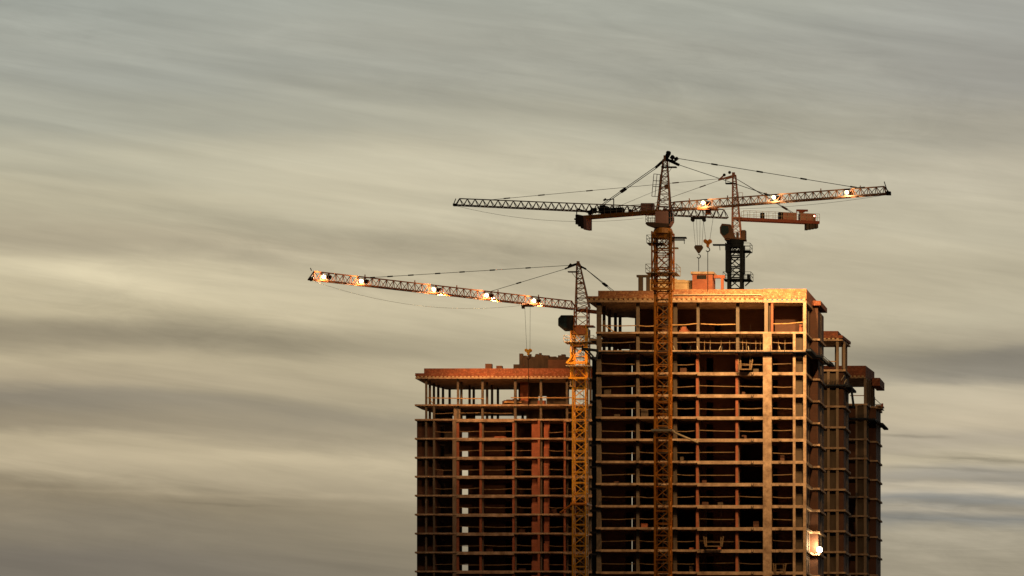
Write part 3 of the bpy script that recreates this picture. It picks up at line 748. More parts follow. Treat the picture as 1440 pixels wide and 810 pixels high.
MB().box(a_.x, b_.x, a_.y-.6, a_.y+.6, Z(295, DA), Z(284, DA)).build('control_cabinet', 'pink', A)
MB().beam(lin(889, .3), lin(902, .9), .12).build('strut', 'redsteel', A)
# pendants
for s_ in (-.12, .12):
    rope(A, [ap-jd*1.4-UP*.95+js*s_*2, lin(834+s_*22, .7, s_*4)], .045, clamps=(.52,))
def atop(px): return on_line(rootA, tipA, px)+UP*1.05
rope(A, [ap+jd*1.9+UP*.0, atop(1208)], .045, clamps=(.21, .46, .70, .97)); rope(A, [ap+jd*2.1-UP*.85, atop(1081)], .045, clamps=(.98,))
MB().beam(atop(1202), atop(1216), .2).beam(atop(1076), atop(1083), .18).build('pendant_anchor', 'black', A)
rope(A, [P(935, 263, DA), lin(866, 1.0)], .02, name='hoist_rope')
rope(A, [tipA-UP*.1, rootA+jd*6-UP*.1], .02, name='trolley_rope', sag=.55)
# trolley and hook
tp = on_line(rootA, tipA, 996)
MB().box(tp.x-1.4, tp.x+1.3, tp.y-.6, tp.y+.6, tp.z-.32, tp.z-.12).box(tp.x-.35, tp.x+.35, tp.y-.3, tp.y+.3, tp.z-.9, tp.z-.3).build('trolley', 'orange', A)
Dh = tp.y
hk = P(995.3, 342, Dh)
hook(A, tp+Vector((-.8, 0, -.3)), tp+Vector((.8, 0, -.3)), hk, Z(410, Dh), mat='ochre')
lampA = [(990, 1.0), (1089, .95), (1191.5, .8)]
for px, hh in lampA:
    p = on_line(rootA, tipA, px)+UP*hh*.62
    tgt = Vector((X({990: 1060, 1089: 1110, 1191.5: 1118}[px], D), D, Z(480, D)))
    floodlight(A, p-js*0+Vector((0, -.75, 0)), .5, Vector((0, -1, -.3)), energy=0, glow=480)
    h = floodlight(A, p+Vector((.5, .75, 0)), .5, Vector((.05, 1, -.55)), energy=(72000 if px > 1050 else 9000), col=(1, .56, .22), spot_to=tgt, spread=100)
# ties of the mast to the tower
m = MB()
for py in (606,):
    zz = Z(py, DA)
    for sg in (-1, 1): m.beam((ca+sg*1.0, DA-.3, zz), (ca+sg*3.0, D, zz-.45), .2)
m.box(ca-1.4, ca+1.4, DA-1.3, DA+1.3, zz-.15, zz+.15)
m.build('wall_tie', 'steel', A)

# ======== crane B: behind the near tower
DB = 626.0
cb = X(1034, DB)
B = thing('tower_crane', 'tower crane with blue-black mast standing behind the parapet of the nearest tower', 'tower crane', (cb, DB, 0), 'tower cranes')
ztB = Z(345, DB)
m = MB(); mast(m, cb+.05, DB, 0, ztB, 2.15, 1.55, leg=.36, br=.14); m.build('mast', 'navy', B)
m = MB(); mast(m, cb, DB, Z(384, DB), Z(344, DB), 2.5, 1.9, leg=.22, br=.1); m.build('climbing_cage', 'navy', B)
m = MB().tube((cb, DB, ztB-.3), (cb, DB, Z(338, DB)), 1.15, 18, 1.25); m.build('slewing_ring', 'navy', B)
platform(B, cb+.5, DB, Z(353.5, DB), 1.75, 1.4, mat='navy', rail=1.0); platform(B, cb+.4, DB, Z(394, DB), 1.95, 1.5, mat='navy', rail=1.0)
MB().beam(P(1049, 362, DB), P(1055, 356, DB), .12).beam(P(1048, 402, DB), P(1054.5, 396, DB), .16).box(X(1051, DB), X(1054.5, DB), DB-.5, DB+.5, Z(394, DB), Z(386, DB)).box(X(1003, DB), X(1026, DB), DB-.6, DB+.2, Z(345.6, DB), Z(343.9, DB)).beam(P(1012, 345, DB), P(1012.5, 352, DB), .08).build('loading_beam', 'navy', B)
rootB = P(1031, 307, DB); DTB = tipD(DB, 307, 288.5); tipB = P(641, 288.5, DTB); tipB.z = rootB.z
jb = (tipB-rootB).normalized(); sb = jb.cross(UP).normalized()
MB().frame_prism([(X(1014, DB), Z(322, DB)), (X(1017, DB), Z(316.5, DB)), (X(1029, DB), Z(317.5, DB)), (X(1036, DB), Z(338, DB)), (X(1020, DB), Z(337, DB)), (X(1014.5, DB), Z(330, DB))], Vector((0, DB-1.0, 0)), Vector((1, 0, 0)), UP, Vector((0, 1, 0)), -.55, .75).build('cab', 'darkjib', B)
kc = MB().frame_prism([(X(1015.6, DB), Z(322.5, DB)), (X(1018, DB), Z(319, DB)), (X(1026, DB), Z(320, DB)), (X(1027, DB), Z(329, DB)), (X(1020, DB), Z(334, DB)), (X(1016, DB), Z(329, DB))], Vector((0, DB-1.0, 0)), Vector((1, 0, 0)), UP, Vector((0, 1, 0)), -.60, -.552)
kc.build('cab_window', 'glass', [o for o in B.children if o.name.startswith('cab')][0])
m = MB().box(X(1020, DB), X(1049, DB), DB-1, DB+1, Z(338.5, DB), Z(336, DB)); m.box(X(1044, DB), X(1049, DB), DB-.8, DB+.6, Z(336, DB), Z(324.5, DB)); m.box(X(1036.5, DB), X(1039.5, DB), DB-1, DB-.4, Z(336, DB), Z(328, DB))
m.build('slewing_deck', 'darkjib', B)
apB = P(1031.5, 246, DB)
m = MB()
hb = [Vector((X(a, DB), DB+dy, Z(336, DB))) for a, dy in ((1030, -.7), (1042.5, -.7), (1042.5, .7), (1030, .7))]
ht = [apB+Vector((dx, dy, 0)) for dx, dy in ((-.1, -.14), (.3, -.14), (.3, .14), (-.1, .14))]
aframe(m, hb, ht, 10, .17, .075)
m.beam(apB-UP*.2, apB+UP*.35, .4); m.box(X(1029.5, DB), X(1044, DB), DB-.8, DB+.8, Z(308, DB), Z(306, DB))
m.build('tower_head', 'pink', B)
m = MB().beam(apB+Vector((0, 0, -.1)), P(1010.5, 253, DB-1), .26).beam(P(1018.5, 246, DB-.6), P(1012, 252, DB-.9), .2).beam(P(1020, 252.5, DB-.5), apB-UP*.3, .14)
m.build('sheave_arm', 'pink', B)
m = MB()
for q in ((1018.5, 246), (1026, 242.5)): m.tube(P(*q, DB-.9), P(*q, DB-.5), .22, 10)
m.box(X(1020.5, DB), X(1034, DB), DB-.5, DB+.4, Z(258.8, DB), Z(257.6, DB)); m.beam(P(1020.5, 252, DB-.5), P(1020.5, 259, DB-.5), .08)
m.build('head_platform', 'black', B)
MB().beam(P(1038, 271, DB), P(1044.5, 271, DB), .05).beam(P(1044.5, 271, DB), P(1043.5, 289, DB), .05).beam(P(1039, 271, DB), P(1038.5, 289, DB), .05).beam(P(1038.5, 280, DB), P(1044, 280, DB), .05).build('head_ladder_cage', 'pink', B)
J = MB(); bot, top, sv = jib_lattice(J, rootB+jb*.8, tipB, 1.18, .93, 1.1, 36, .12, .075)
J.beam(tipB+UP*.9, tipB+jb*.35, .1)
J.build('jib', 'darkjib', B)
MB().box(tipB.x-.35, tipB.x+.15, tipB.y-.4, tipB.y+.4, tipB.z-.12, tipB.z+.18).build('jib_nose', 'black', B)
def lb(px, u=0, s_=0): return on_line(rootB, tipB, px)+UP*u+sb*s_
m = MB()
for sg in (-1, 1): m.beam(lb(1037, -.1, sg*.55), lb(1151, -.1, sg*.55), .18, .42)
for k in range(9): m.beam(lb(1037+114*k/8, -.1, -.55), lb(1037+114*k/8, -.1, .55), .12)
m.build('counter_jib', 'redsteel', B)
m = MB()
for sg in (-1, 1):
    for h_ in (.55, 1.1): m.beam(lb(1044, h_, sg*.7), lb(1151, h_+.0, sg*.7), .045)
    for k in range(13): m.beam(lb(1044+107*k/12, 0, sg*.7), lb(1044+107*k/12, 1.1, sg*.7), .045)
m.build('guard_rail', 'steel', B)
def bx(mb, pa, pb, u0, u1, hw=.5):
    a, b_ = lb(pa), lb(pb); s_ = sb*hw
    n = len(mb.v); mb.v += [tuple(v) for v in (a-s_+UP*u0, b_-s_+UP*u0, b_+s_+UP*u0, a+s_+UP*u0, a-s_+UP*u1, b_-s_+UP*u1, b_+s_+UP*u1, a+s_+UP*u1)]
    mb.f += [tuple(n+i for i in q) for q in ((0,3,2,1),(4,5,6,7),(0,1,5,4),(1,2,6,5),(2,3,7,6),(3,0,4,7))]; return mb
bx(MB(), 1100, 1119.5, .14, 1.1).build('control_cabinet', 'pink', B); bx(MB(), 1124, 1146, .14, 1.1).build('control_cabinet', 'pink', B)
m = bx(MB(), 1070, 1074.5, .14, .95, .3); bx(m, 1095, 1099.8, .14, 1.15); m.build('switch_box', 'black', B)
m = MB().beam(lb(1120, 1.55), lb(1136, 1.6), .2, .28).beam(lb(1128, 1.1), lb(1128, 1.5), .3).beam(lb(1124, 1.3), lb(1131, 1.5), .35).beam(lb(1120, 1.1), lb(1120, 1.6), .08); m.build('winch', 'redsteel', B)
m = MB()
for k, px in enumerate((1134.5, 1139, 1143, 1147.5)): m.beam(lb(px, -.15), lb(px, -1.15+.09*k), .38, 1.2, up=sb)
m.build('counterweight', 'weight', B)
floodlight(B, lb(1146, .75)+Vector((0, -.9, 0)), .28, Vector((.2, -1, 0)), name='warning_light', lm='redlamp')
def bt(px, u=1.1): return on_line(rootB, tipB, px)+UP*u
rope(B, [P(1010, 251.5, DB-1), bt(690, .98)], .032, 'darkjib', clamps=(.19, .57, .78, .93)); rope(B, [P(1010.5, 254, DB-1), bt(908, 1.1)], .032, 'darkjib', clamps=(.22,))
for s_ in (-.1, .1): rope(B, [apB-UP*.3, lb(1116, 1.1, s_*3)], .035, 'darkjib', clamps=(.85,))
rope(B, [tipB+jb*.0-UP*.1, lb(905, -.55)], .02, 'darkjib', name='trolley_rope', sag=1.2)
tb = on_line(rootB, tipB, 982)
m = MB().box(tb.x-1.0, tb.x+1.0, tb.y-.6, tb.y+.6, tb.z-.3, tb.z-.1)
for dx in (-.8, .8): m.tube(tb+Vector((dx, -.3, -.45)), tb+Vector((dx, .3, -.45)), .27, 10)
m.build('trolley', 'black', B)
hook(B, tb+Vector((-.75, 0, -.3)), tb+Vector((.75, 0, -.3)), P(982.5, 350, tb.y), Z(383, tb.y), 'weight', heart=True, ropes=4)

# ======== crane C: left tower's crane
DC = 690.0
cc = X(816, DC)
Cc = thing('tower_crane', 'orange-yellow tower crane beside the leftmost tower, jib with five lit lamps pointing left', 'tower crane', (cc, DC, 0), 'tower cranes')
m = MB(); mast(m, cc, DC, 0, Z(458, DC), 2.25, 1.65, leg=.25, br=.12); m.build('mast', 'yellow', Cc)
m = MB(); ladder(m, cc+.2, DC+.2, 0, Z(470, DC), .28); m.build('ladder', 'steel', Cc)
m = MB(); mast(m, cc, DC, Z(533, DC), Z(463, DC), 2.75, 2.5, leg=.2, br=.11); m.beam((cc-1.6, DC-1.45, Z(533, DC)), (cc+1.3, DC-1.45, Z(533, DC)), .28); m.beam((cc-1.8, DC-1.45, Z(512, DC)), (cc+1.3, DC-1.45, Z(512, DC)), .26); m.beam((cc-1.9, DC-1.45, Z(512, DC)), (cc-1.2, DC-1.45, Z(505, DC)), .3)
m.build('climbing_cage', 'yellow', Cc)
platform(Cc, cc, DC, Z(482, DC), 2.3, 1.8, rail=.95)
platform(Cc, cc-.1, DC, Z(516, DC), 1.9, 1.7, rail=.1)
MB().beam(P(801, 543, DC), P(807, 543, DC), .14).beam(P(802, 535, DC), P(802, 543, DC), .08).beam(P(805, 535, DC), P(801, 543, DC), .06).build('step', 'steel', Cc)
zz = Z(709, DC)
m = MB().beam((cc-1.0, DC-1.0, zz), (X(772, DC), E, zz-.45), .2).beam((cc+1.0, DC, zz), (cc+2.2, E, zz), .2).box(cc-1.35, cc+1.25, DC-1.3, DC+1.3, zz-.14, zz+.14); m.beam(P(802, 716, DC), P(830, 717, DC), .1); m.build('wall_tie', 'ochre', Cc)
m = MB().box(cc-1.25, cc+1.25, DC-1.2, DC+1.2, Z(471, DC), Z(462, DC)); m.tube((cc, DC, Z(462.2, DC)), (cc, DC, Z(458, DC)), 1.3, 18, 1.05); m.build('slewing_ring', 'orange', Cc)
MB().box(X(803, DC), X(836, DC), DC-1.2, DC+1.0, Z(460, DC), Z(458.6, DC)).build('slewing_deck', 'orange', Cc)
m = MB(); mast(m, X(818, DC), DC, Z(458.8, DC), Z(433, DC), 2.2, 1.3, leg=.2, br=.09); m.build('tower_top', 'orange', Cc)
cab(Cc, P(807.5, 466, DC)+Vector((0, -.8, 0)), Vector((-1, 0, 0)), Vector((0, -1, 0)), 1.5, 2.35, 2.25, 'black', 1)
rootC = P(813, 435.5, DC); DTC = tipD(DC, 435.5, 393); tipC = P(436.5, 393, DTC); tipC.z = rootC.z
jc = (tipC-rootC).normalized(); sc_ = jc.cross(UP).normalized()
apC = P(813, 371, DC)
m = MB(); hb = [Vector((X(a, DC), DC+dy, Z(433, DC))) for a, dy in ((810, -.8), (829, -.8), (829, .8), (810, .8))]
ht = [apC+Vector((dx, dy, 0)) for dx, dy in ((-.2, -.15), (.25, -.15), (.25, .15), (-.2, .15))]
aframe(m, hb, ht, 9, .17, .085); m.beam(apC-UP*.3, apC+UP*.4, .42); m.tube(P(817, 398, DC-.3), P(817, 398, DC+.3), .28, 10); m.build('tower_head', 'jib', Cc)
m = MB().beam(apC+UP*.2, apC+Vector((.5, 0, -.7)), .36).beam(apC+Vector((.4, 0, -.4)), P(824, 378.5, DC), .28).beam(apC, P(794.5, 378, DC-1), .24).beam(P(803, 371, DC-.5), P(799, 376.5, DC-.6), .32).beam(P(801, 373.5, DC-.7), apC+UP*.1, .2)
m.build('sheave_head', 'black', Cc)
MB().box(X(799, DC), X(814, DC), DC-.5, DC+.4, Z(383, DC), Z(381.8, DC)).beam(P(804, 383, DC), P(811.5, 393, DC), .06).build('head_platform', 'darkjib', Cc)
J = MB(); bot, top, sv = jib_lattice(J, rootC+jc*.6, tipC, 1.22, 1.25, 1.2, 38, .15, .09)
for t in (5, 11, 17, 23, 30): J.beam(top[t], top[t]+UP*.4, .14)
J.build('jib', 'orange', Cc)
MB().beam(tipC-UP*.05, tipC+UP*.2-jc*.3, .5).beam(tipC+UP*1.3-jc*.2, tipC+UP*1.7, .1).build('jib_nose', 'black', Cc)
m = MB()
for sg in (-1, 1): m.beam(rootC+sc_*sg*.55-UP*.05, rootC-jc*15+sc_*sg*.55-UP*.05, .2, .42)
for k in range(9): m.beam(rootC-jc*15*k/8-sc_*.55, rootC-jc*15*k/8+sc_*.55, .14)
m.build('counter_jib', 'orange', Cc)
m = MB()
for k in range(4): m.beam(rootC-jc*(12.5+k*.6)+UP*.3, rootC-jc*(12.5+k*.6)-UP*1.9, .5, 1.3, up=sc_)
m.build('counterweight', 'weight', Cc)
def ct(px, u=1.25): return on_line(rootC, tipC, px)+UP*u
rope(Cc, [P(803, 373, DC-.6), ct(519)], .042, clamps=(.22, .40, .55, .67, .80, .9, .985)); rope(Cc, [P(794.5, 378.3, DC-1), ct(689)], .042, clamps=(.62,))
for s_ in (-.15, .15): rope(Cc, [P(822, 377, DC), rootC-jc*12+UP*.8+sc_*s_*3], .045, clamps=(.38,))
rope(Cc, [tipC-UP*.1, ct(742, -.1)], .02, 'steel', name='trolley_rope', sag=2.0)
tcq = on_line(rootC, tipC, 742)
MB().box(tcq.x-.9, tcq.x+.9, tcq.y-.6, tcq.y+.6, tcq.z-.38, tcq.z-.14).box(tcq.x-.9, tcq.x-.5, tcq.y-.3, tcq.y+.3, tcq.z-.7, tcq.z-.3).build('trolley', 'darkjib', Cc)
hook(Cc, tcq+Vector((-.45, 0, -.3)), tcq+Vector((.4, 0, -.3)), P(743, 495, tcq.y), Z(572, tcq.y), mat='yellow')
for k, px in enumerate((457, 509.5, 611.5, 685.5, 752)):
    p = on_line(rootC, tipC, px)+UP*.55
    floodlight(Cc, p+Vector((0, -.75, 0)), .62, Vector((0, -1, -.3)), glow=650)
    floodlight(Cc, p+Vector((.5, .75, 0)), .5, Vector((.2, 1, -.5)), energy=(0, 0, 30000, 84000, 28000)[k], col=((1, .55, .26) if k == 2 else (1, .45, .15)), spot_to=Vector((xe(722), E, ze(535))) if k == 3 else Vector((xe(690), E, ze(640))) if k == 2 else Vector((X(812, DC), DC, Z(640, DC))), spread=(62 if k == 3 else 80))

# ---------------------------------------------------------------- small things on the towers
def cradle(px0, px1, py, label):
    xa, xb_ = x(px0), x(px1); zz = z(py); yy = D-.55
    root = thing('work_cradle', label, 'work cradle', ((xa+xb_)/2, yy, zz), 'suspended work cradles')
    m = MB().box(xa+.2, xb_-.2, yy-.3, yy+.3, zz-.12, zz); m.build('deck', 'rail', root)
    for e in (xa, xb_):
        s_ = 1 if e == xa else -1
        m = MB()
        for dy in (-.3, .3): m.beam((e, yy+dy, zz+1.3), (e+s_*.2, yy+dy, zz-.1), .07); m.beam((e+s_*.32, yy+dy, zz+1.2), (e+s_*.35, yy+dy, zz), .07)
        for h_ in (.3, .65, 1.0): m.beam((e, yy-.3, zz+h_), (e+s_*.33, yy-.3, zz+h_), .06)
        m.build('end_frame', 'rail', root)
    m = MB().beam((xa, yy-.3, zz+.45), (xb_, yy-.3, zz+.45), .05); m.build('rail', 'rail', root)
    m = MB()
    for e in (xa+.3, xb_-.3): m.tube((e, yy, zz+.1), (e, yy, zz+6), .018, 5)
    m.build('suspension_cable', 'black', root)
cradle(1039, 1059, 519.5, 'highest suspended work cradle, just under the navy catch platform')
cradle(990.5, 1018, 768, 'low suspended work cradle just right of the tallest crane mast')
cradle(1088, 1106, 806, 'lowest suspended work cradle, right of the broad pale pier')
def pile(px0, px1, py, d, label, n=14, mat='redbrick', hh=.7, cat='brick pile'):
    m = MB(); xa, xb_ = X(px0, d), X(px1, d); z0 = Z(py, d)
    for k in range(n):
        t = random.random(); cx = xa+(xb_-xa)*t; w = random.uniform(.15, .45); h_ = hh*random.uniform(.35, 1)*(1-abs(t-.5)*.9)
        m.box(cx-w, cx+w, d+random.uniform(0, .6), d+random.uniform(.7, 1.1), z0, z0+h_)
    m.box(xa+.02, xb_-.02, d+.1, d+.9, z0-.001, z0+hh*.3)
    return tag(recentre(m.build('material_pile', mat, None)), label, cat)
def lvE(i): return HY-(LE[i]-EYE)*FPX/E
pile(706, 740, lvE(0)+.5, E+3.4, 'heap of stacked bricks on the open top storey of the left tower', 18, 'brick', 1.1)
pile(697, 710, lvE(2)-.2, E-.05+.1, 'small heap of loose red bricks on a slab edge of the left tower', 12, 'redbrick', .35)
pile(736, 772, 504.5, E+4.02, 'jagged row of loose bricks on the leftmost tower roof, under the crane hook', 16, 'darkbrick', 1.1)
pile(774, 800, 504.5, E+4.02, 'jagged row of loose bricks on the leftmost tower roof, beside the crane mast', 12, 'darkbrick', .9)
pile(957, 967, 467, D+2.2, 'low stack of bricks before a doorway on the nearest tower top storey', 8, 'redbrick', .9)
# plank bundle jutting out of the left tower's top storey
m = MB(); 
for k in range(5): m.beam((xe(704), E+3.1+k*.12, ze(563.5)+k*.06), (xe(728), E+3.3+k*.12, ze(563.5)+k*.05), .2, .07)
tag(recentre(m.build('plank_bundle', 'timber')), 'bundle of planks lying across the brick heap on the left tower top storey', 'planks')
# the brightly lit site lamp on the flank of the near tower
lp = P(1152.5, 773, D1-1.1)
si = thing('site_floodlight', 'dazzling site lamp low on the right flank of the nearest tower', 'floodlight', lp)
m = MB().beam(lp+Vector((-.9, .6, -.55)), lp+Vector((0, .1, -.3)), .08); m.beam(lp+Vector((0, .1, -.35)), lp+Vector((0, .1, .1)), .1); m.build('bracket', 'black', si)
m = MB().tube(lp, lp+Vector((0, .25, 0)), .46, 14, .25); hd = m.build('lamp_head', 'black', si)
MB().tube(lp+Vector((0, -.08, 0)), lp+Vector((0, -.002, 0)), .40, 14).build('lens', 'sitelamp', hd)
for off, en, nm in ((Vector((-.05, -.25, .1)), 110, 'a'), (Vector((-.2, .55, .55)), 1500, 'b')):
    L = bpy.data.lights.new('site_lamp', 'POINT'); L.energy = en; L.color = (1, .70, .36); L.shadow_soft_size = .2
    o = bpy.data.objects.new('light_source', L); COL.objects.link(o); o.parent = si; o.location = off

# ---------------------------------------------------------------- sky and sun
SUN_EL, SUN_AZ = R(50), R(158)     # azimuth clockwise from +Y: behind the viewer, over the right shoulder
world = bpy.data.worlds.new('World'); scene.world = world; world.use_nodes = True; world.cycles.sampling_method = 'MANUAL'; world.cycles.sample_map_resolution = 256
nt = world.node_tree; nt.nodes.clear()
L_ = nt.links.new
def MA(op, a, b_=None, c=None, clamp=False):
    n_ = N(nt, 'ShaderNodeMath', operation=op); n_.use_clamp = clamp
    for i, v in enumerate((a, b_, c)):
        if v is None: continue
        if isinstance(v, (int, float)): n_.inputs[i].default_value = v
        else: L_(v, n_.inputs[i])
    return n_.outputs[0]
out = N(nt, 'ShaderNodeOutputWorld'); bg = N(nt, 'ShaderNodeBackground'); bg.inputs['Strength'].default_value = .1
sky = N(nt, 'ShaderNodeTexSky', sky_type='NISHITA'); sky.sun_disc = False; sky.sun_elevation = SUN_EL; sky.sun_rotation = SUN_AZ
tc = N(nt, 'ShaderNodeTexCoord'); sp = N(nt, 'ShaderNodeSeparateXYZ'); L_(tc.outputs['Generated'], sp.inputs[0])
dx, dy, dz = sp.outputs
az = MA('MULTIPLY', MA('ARCTAN2', dx, dy), 180/math.pi)
hor = MA('SQRT', MA('ADD', MA('MULTIPLY', dx, dx), MA('MULTIPLY', dy, dy)))
te = MA('DIVIDE', dz, MA('MAXIMUM', hor, .02))                     # tangent of the elevation
u = MA('DIVIDE', MA('ADD', az, 16.15), 12.85)
v = MA('DIVIDE', MA('SUBTRACT', HY, MA('MULTIPLY', te, FPX/.985)), 810.0)
# wind-drawn noise
def noise(su, sv, tilt, sc, det, rough=.6, seed=0, dist=0):
    cb_ = N(nt, 'ShaderNodeCombineXYZ')
    L_(MA('MULTIPLY', u, su), cb_.inputs[0]); L_(MA('MULTIPLY', MA('ADD', v, MA('MULTIPLY', u, tilt)), sv), cb_.inputs[1]); cb_.inputs[2].default_value = seed
    nn = N(nt, 'ShaderNodeTexNoise'); nn.inputs['Scale'].default_value = sc; nn.inputs['Detail'].default_value = det; nn.inputs['Roughness'].default_value = rough; nn.inputs['Distortion'].default_value = dist
    L_(cb_.outputs[0], nn.inputs['Vector']); return MA('SUBTRACT', nn.outputs['Fac'], .5)
w1_ = noise(1.6, 4.5, -.10, 1.0, 3, .5, 1.3)
w2_ = noise(3.0, 14, -.14, 1.0, 5, .6, 7.7, .4)
w3_ = noise(7, 17, -.18, 1.0, 4, .6, 44.0, .5)
vv = MA('ADD', v, MA('ADD', MA('MULTIPLY', w3_, .03), MA('ADD', MA('MULTIPLY', w1_, .13), MA('MULTIPLY', w2_, .05))))
def srgb(c): return tuple(((q/255)/12.92 if q/255 <= .04045 else ((q/255+.055)/1.055)**2.4) for q in c)
def pr(stops):
    """stops in picture thirds: (row fraction, sRGB)"""
    r = ramp(nt, [(0.5*p_+.25, srgb(c)) for p_, c in stops], 'EASE'); L_(MA('ADD', MA('MULTIPLY', vv, .5), .25), r.inputs[0]); return r.outputs[0]
top = (150, 155, 145)
rL = pr([(-.4, (150, 155, 146)), (0, (154, 158, 147)), (.12, (158, 160, 147)), (.22, (160, 160, 143)), (.30, (176, 172, 148)), (.38, (184, 177, 149)), (.44, (168, 159, 133)), (.50, (196, 186, 154)), (.555, (186, 175, 143)), (.60, (152, 142, 117)),
         (.655, (180, 168, 137)), (.69, (168, 156, 128)), (.73, (135, 127, 109)), (.77, (148, 137, 113)), (.80, (180, 167, 136)), (.845, (178, 165, 135)), (.88, (143, 131, 106)), (.93, (129, 120, 101)), (1.0, (116, 109, 96)), (1.35, (100, 94, 82))])
rM = pr([(-.4, (158, 161, 149)), (0, (164, 166, 152)), (.10, (160, 160, 145)), (.20, (172, 169, 148)), (.30, (190, 184, 158)), (.37, (188, 181, 154)), (.43, (174, 165, 138)), (.50, (184, 174, 145)), (.55, (192, 182, 151)), (.60, (178, 168, 138)), (.64, (184, 173, 142)),
         (.70, (178, 167, 137)), (.74, (160, 150, 125)), (.80, (182, 170, 140)), (.86, (172, 160, 132)), (.90, (147, 136, 111)), (1.0, (132, 123, 102)), (1.35, (100, 94, 85))])
rR = pr([(-.4, (150, 152, 143)), (0, (154, 155, 145)), (.10, (150, 149, 138)), (.20, (164, 160, 142)), (.26, (178, 172, 150)), (.36, (190, 183, 157)), (.45, (182, 174, 147)), (.52, (184, 176, 149)), (.57, (172, 163, 138)), (.60, (142, 136, 120)), (.63, (144, 138, 122)),
         (.66, (182, 172, 146)), (.72, (192, 180, 152)), (.755, (176, 166, 143)), (.79, (190, 179, 150)), (.83, (160, 154, 138)), (.85, (182, 172, 148)), (.875, (140, 139, 130)), (.89, (168, 160, 140)), (.905, (138, 137, 128)), (.93, (162, 154, 132)), (1.0, (148, 140, 119)), (1.35, (112, 106, 95))])
def mix(f, a, b_, typ='MIX'):
    q = N(nt, 'ShaderNodeMixRGB', blend_type=typ)
    for i, s_ in enumerate((f, a, b_)):
        if isinstance(s_, (int, float)): q.inputs[i].default_value = s_
        elif isinstance(s_, tuple): q.inputs[i].default_value = (*s_, 1)
        else: L_(s_, q.inputs[i])
    return q.outputs[0]
def smooth(val, lo, hi, a=0., b_=1.):
    q = N(nt, 'ShaderNodeMapRange'); q.interpolation_type = 'SMOOTHSTEP'; L_(val, q.inputs[0])
    for i, s_ in zip((1, 2, 3, 4), (lo, hi, a, b_)): q.inputs[i].default_value = s_
    return q.outputs[0]
uw = MA('ADD', u, MA('MULTIPLY', w1_, .35))
c1 = mix(smooth(uw, .05, .55), rL, rM); c2 = mix(smooth(uw, .62, .95), c1, rR)
# fine wisps, finer ribbing low at the right
f1 = noise(2.4, 22, -.22, 1.0, 5, .62, 3.1, .5); f2 = noise(7, 46, -.05, 1.0, 5, .65, 5.9, .8); f3 = noise(1.3, 7.5, -.2, 1.0, 6, .6, 9.4, .3)
f4 = noise(5.0, 12, -.24, 1.0, 4, .58, 12.2, .6)
f5 = noise(10, 24, -.2, 1.0, 6, .68, 21.2, .9)
patch = smooth(noise(2.2, 4.0, -.1, 1.0, 3, .5, 31.0), -.08, .14)
U_, V_ = MA('ADD', MA('MULTIPLY', u, 1440), MA('MULTIPLY', w1_, 90)), MA('ADD', MA('MULTIPLY', v, 810), MA('ADD', MA('MULTIPLY', w2_, 26), MA('MULTIPLY', f2, 14)))
acc = None
for cx_, cy_, hx_, hy_, tl_, am_ in ((560, 343, 380, 15, .08, -.15), (390, 362, 130, 6, .13, .13), (110, 402, 220, 13, .12, .11), (270, 433, 160, 13, .14, .13), (330, 488, 380, 20, .03, -.11), (180, 592, 300, 20, .05, -.06),
    (230, 652, 320, 12, .0, .09), (250, 700, 400, 4, .0, .10), (310, 712, 90, 2.5, 0, -.10), (900, 232, 420, 24, -.02, .06), (1290, 492, 170, 22, .04, -.12), (1350, 540, 200, 22, 0, .07), (1268, 607, 60, 3, .02, -.2), (1385, 638, 100, 3.5, .06, -.26),
    (1330, 655, 150, 3, .03, -.12), (1340, 670, 130, 5, 0, -.13), (1345, 688, 140, 4, .02, .12), (1350, 705, 120, 5, .05, -.2), (1300, 722, 160, 7, 0, -.12), (1330, 250, 170, 24, 0, .07), (1250, 350, 220, 20, .02, .05), (650, 150, 600, 12, .07, -.06), (350, 122, 280, 9, .15, -.05),
    (1150, 155, 300, 16, .05, -.06), (200, 245, 220, 12, .18, .05), (520, 300, 260, 14, .10, .06), (60, 260, 160, 9, .1, -.06), (500, 550, 300, 14, .03, .05), (420, 640, 200, 8, .03, -.05), (800, 60, 500, 16, .12, .035), (120, 30, 260, 18, .2, -.04)):
    ax = MA('SUBTRACT', U_, cx_); ay = MA('SUBTRACT', MA('SUBTRACT', V_, cy_), MA('MULTIPLY', ax, tl_))
    e_ = MA('ADD', MA('MULTIPLY', MA('MULTIPLY', ax, ax), -1/hx_**2), MA('MULTIPLY', MA('MULTIPLY', ay, ay), -1/hy_**2))
    g_ = MA('MULTIPLY', MA('EXPONENT', e_), am_*1.3)
    acc = g_ if acc is None else MA('ADD', acc, g_)
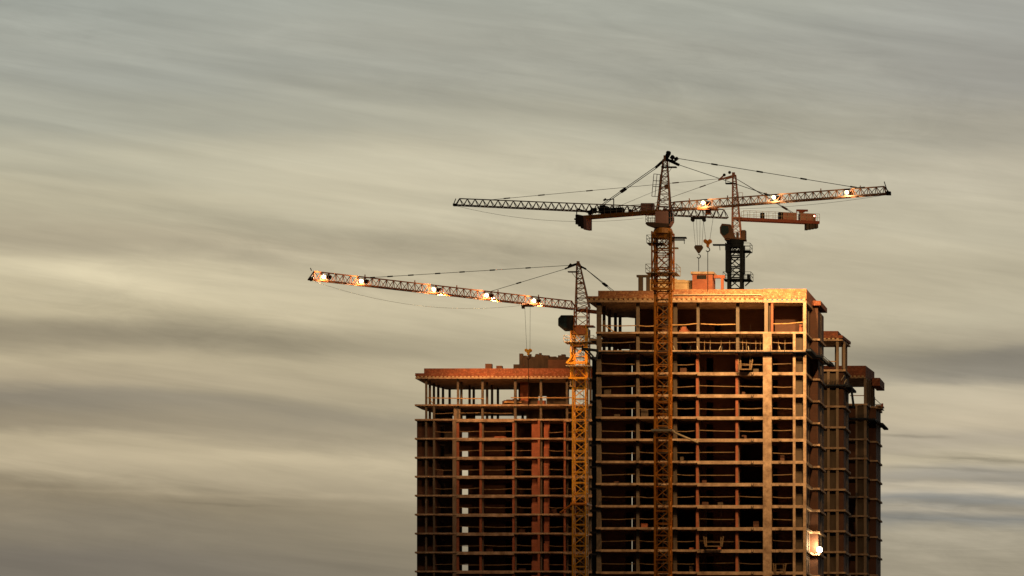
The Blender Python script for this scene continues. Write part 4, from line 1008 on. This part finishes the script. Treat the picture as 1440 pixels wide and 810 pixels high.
fine = MA('ADD', MA('ADD', acc, MA('MULTIPLY', MA('MULTIPLY', f5, patch), .38)), MA('ADD', MA('MULTIPLY', f4, .22), MA('ADD', MA('ADD', MA('MULTIPLY', f1, .42), MA('MULTIPLY', f3, .42)), MA('MULTIPLY', MA('MULTIPLY', f2, .55), MA('MULTIPLY', smooth(u, .72, .95), smooth(v, .70, .85))))))
c2 = mix(1.0, c2, (1.10, 1.078, 1.10), 'MULTIPLY')
q = N(nt, 'ShaderNodeVectorMath', operation='SCALE'); L_(c2, q.inputs[0]); L_(MA('ADD', fine, 1.0), q.inputs['Scale'])
# the sky is bright ahead (thin cloud before the light) and dimmed behind the viewer to cut fill on the facades
back = smooth(dy, .15, .93, .035, 1.0)
q2 = N(nt, 'ShaderNodeVectorMath', operation='SCALE'); L_(q.outputs[0], q2.inputs[0]); L_(MA('MULTIPLY', back, 10.0), q2.inputs['Scale'])
L_(mix(.985, sky.outputs[0], q2.outputs[0]), bg.inputs['Color']); L_(bg.outputs[0], out.inputs[0])
sl = bpy.data.lights.new('sun', 'SUN'); sl.energy = .22; sl.angle = R(10); sl.color = (1, .70, .42)
so = bpy.data.objects.new('sun', sl); COL.objects.link(so)
sd = Vector((math.sin(SUN_AZ)*math.cos(SUN_EL), math.cos(SUN_AZ)*math.cos(SUN_EL), math.sin(SUN_EL)))
so.rotation_euler = (-sd).to_track_quat('-Z', 'Y').to_euler(); so.location = (0, -50, 120)

# ---------------------------------------------------------------- camera and output
cam = bpy.data.cameras.new('camera'); co = bpy.data.objects.new('camera', cam); COL.objects.link(co)
co.location = (0, 0, EYE); co.rotation_euler = (R(90), 0, 0)
cam.sensor_width = 36; cam.lens = FPX/1440*36; cam.shift_x = -(VX-720)/1440; cam.shift_y = (HY-405)/1440
cam.clip_start = .5; cam.clip_end = 30000
scene.camera = co
scene.render.engine = 'CYCLES'
scene.cycles.max_bounces = 5; scene.cycles.diffuse_bounces = 3
scene.render.film_transparent = False
scene.view_settings.view_transform = 'Standard'; scene.view_settings.look = 'None'; scene.view_settings.exposure = 0; scene.view_settings.gamma = 1
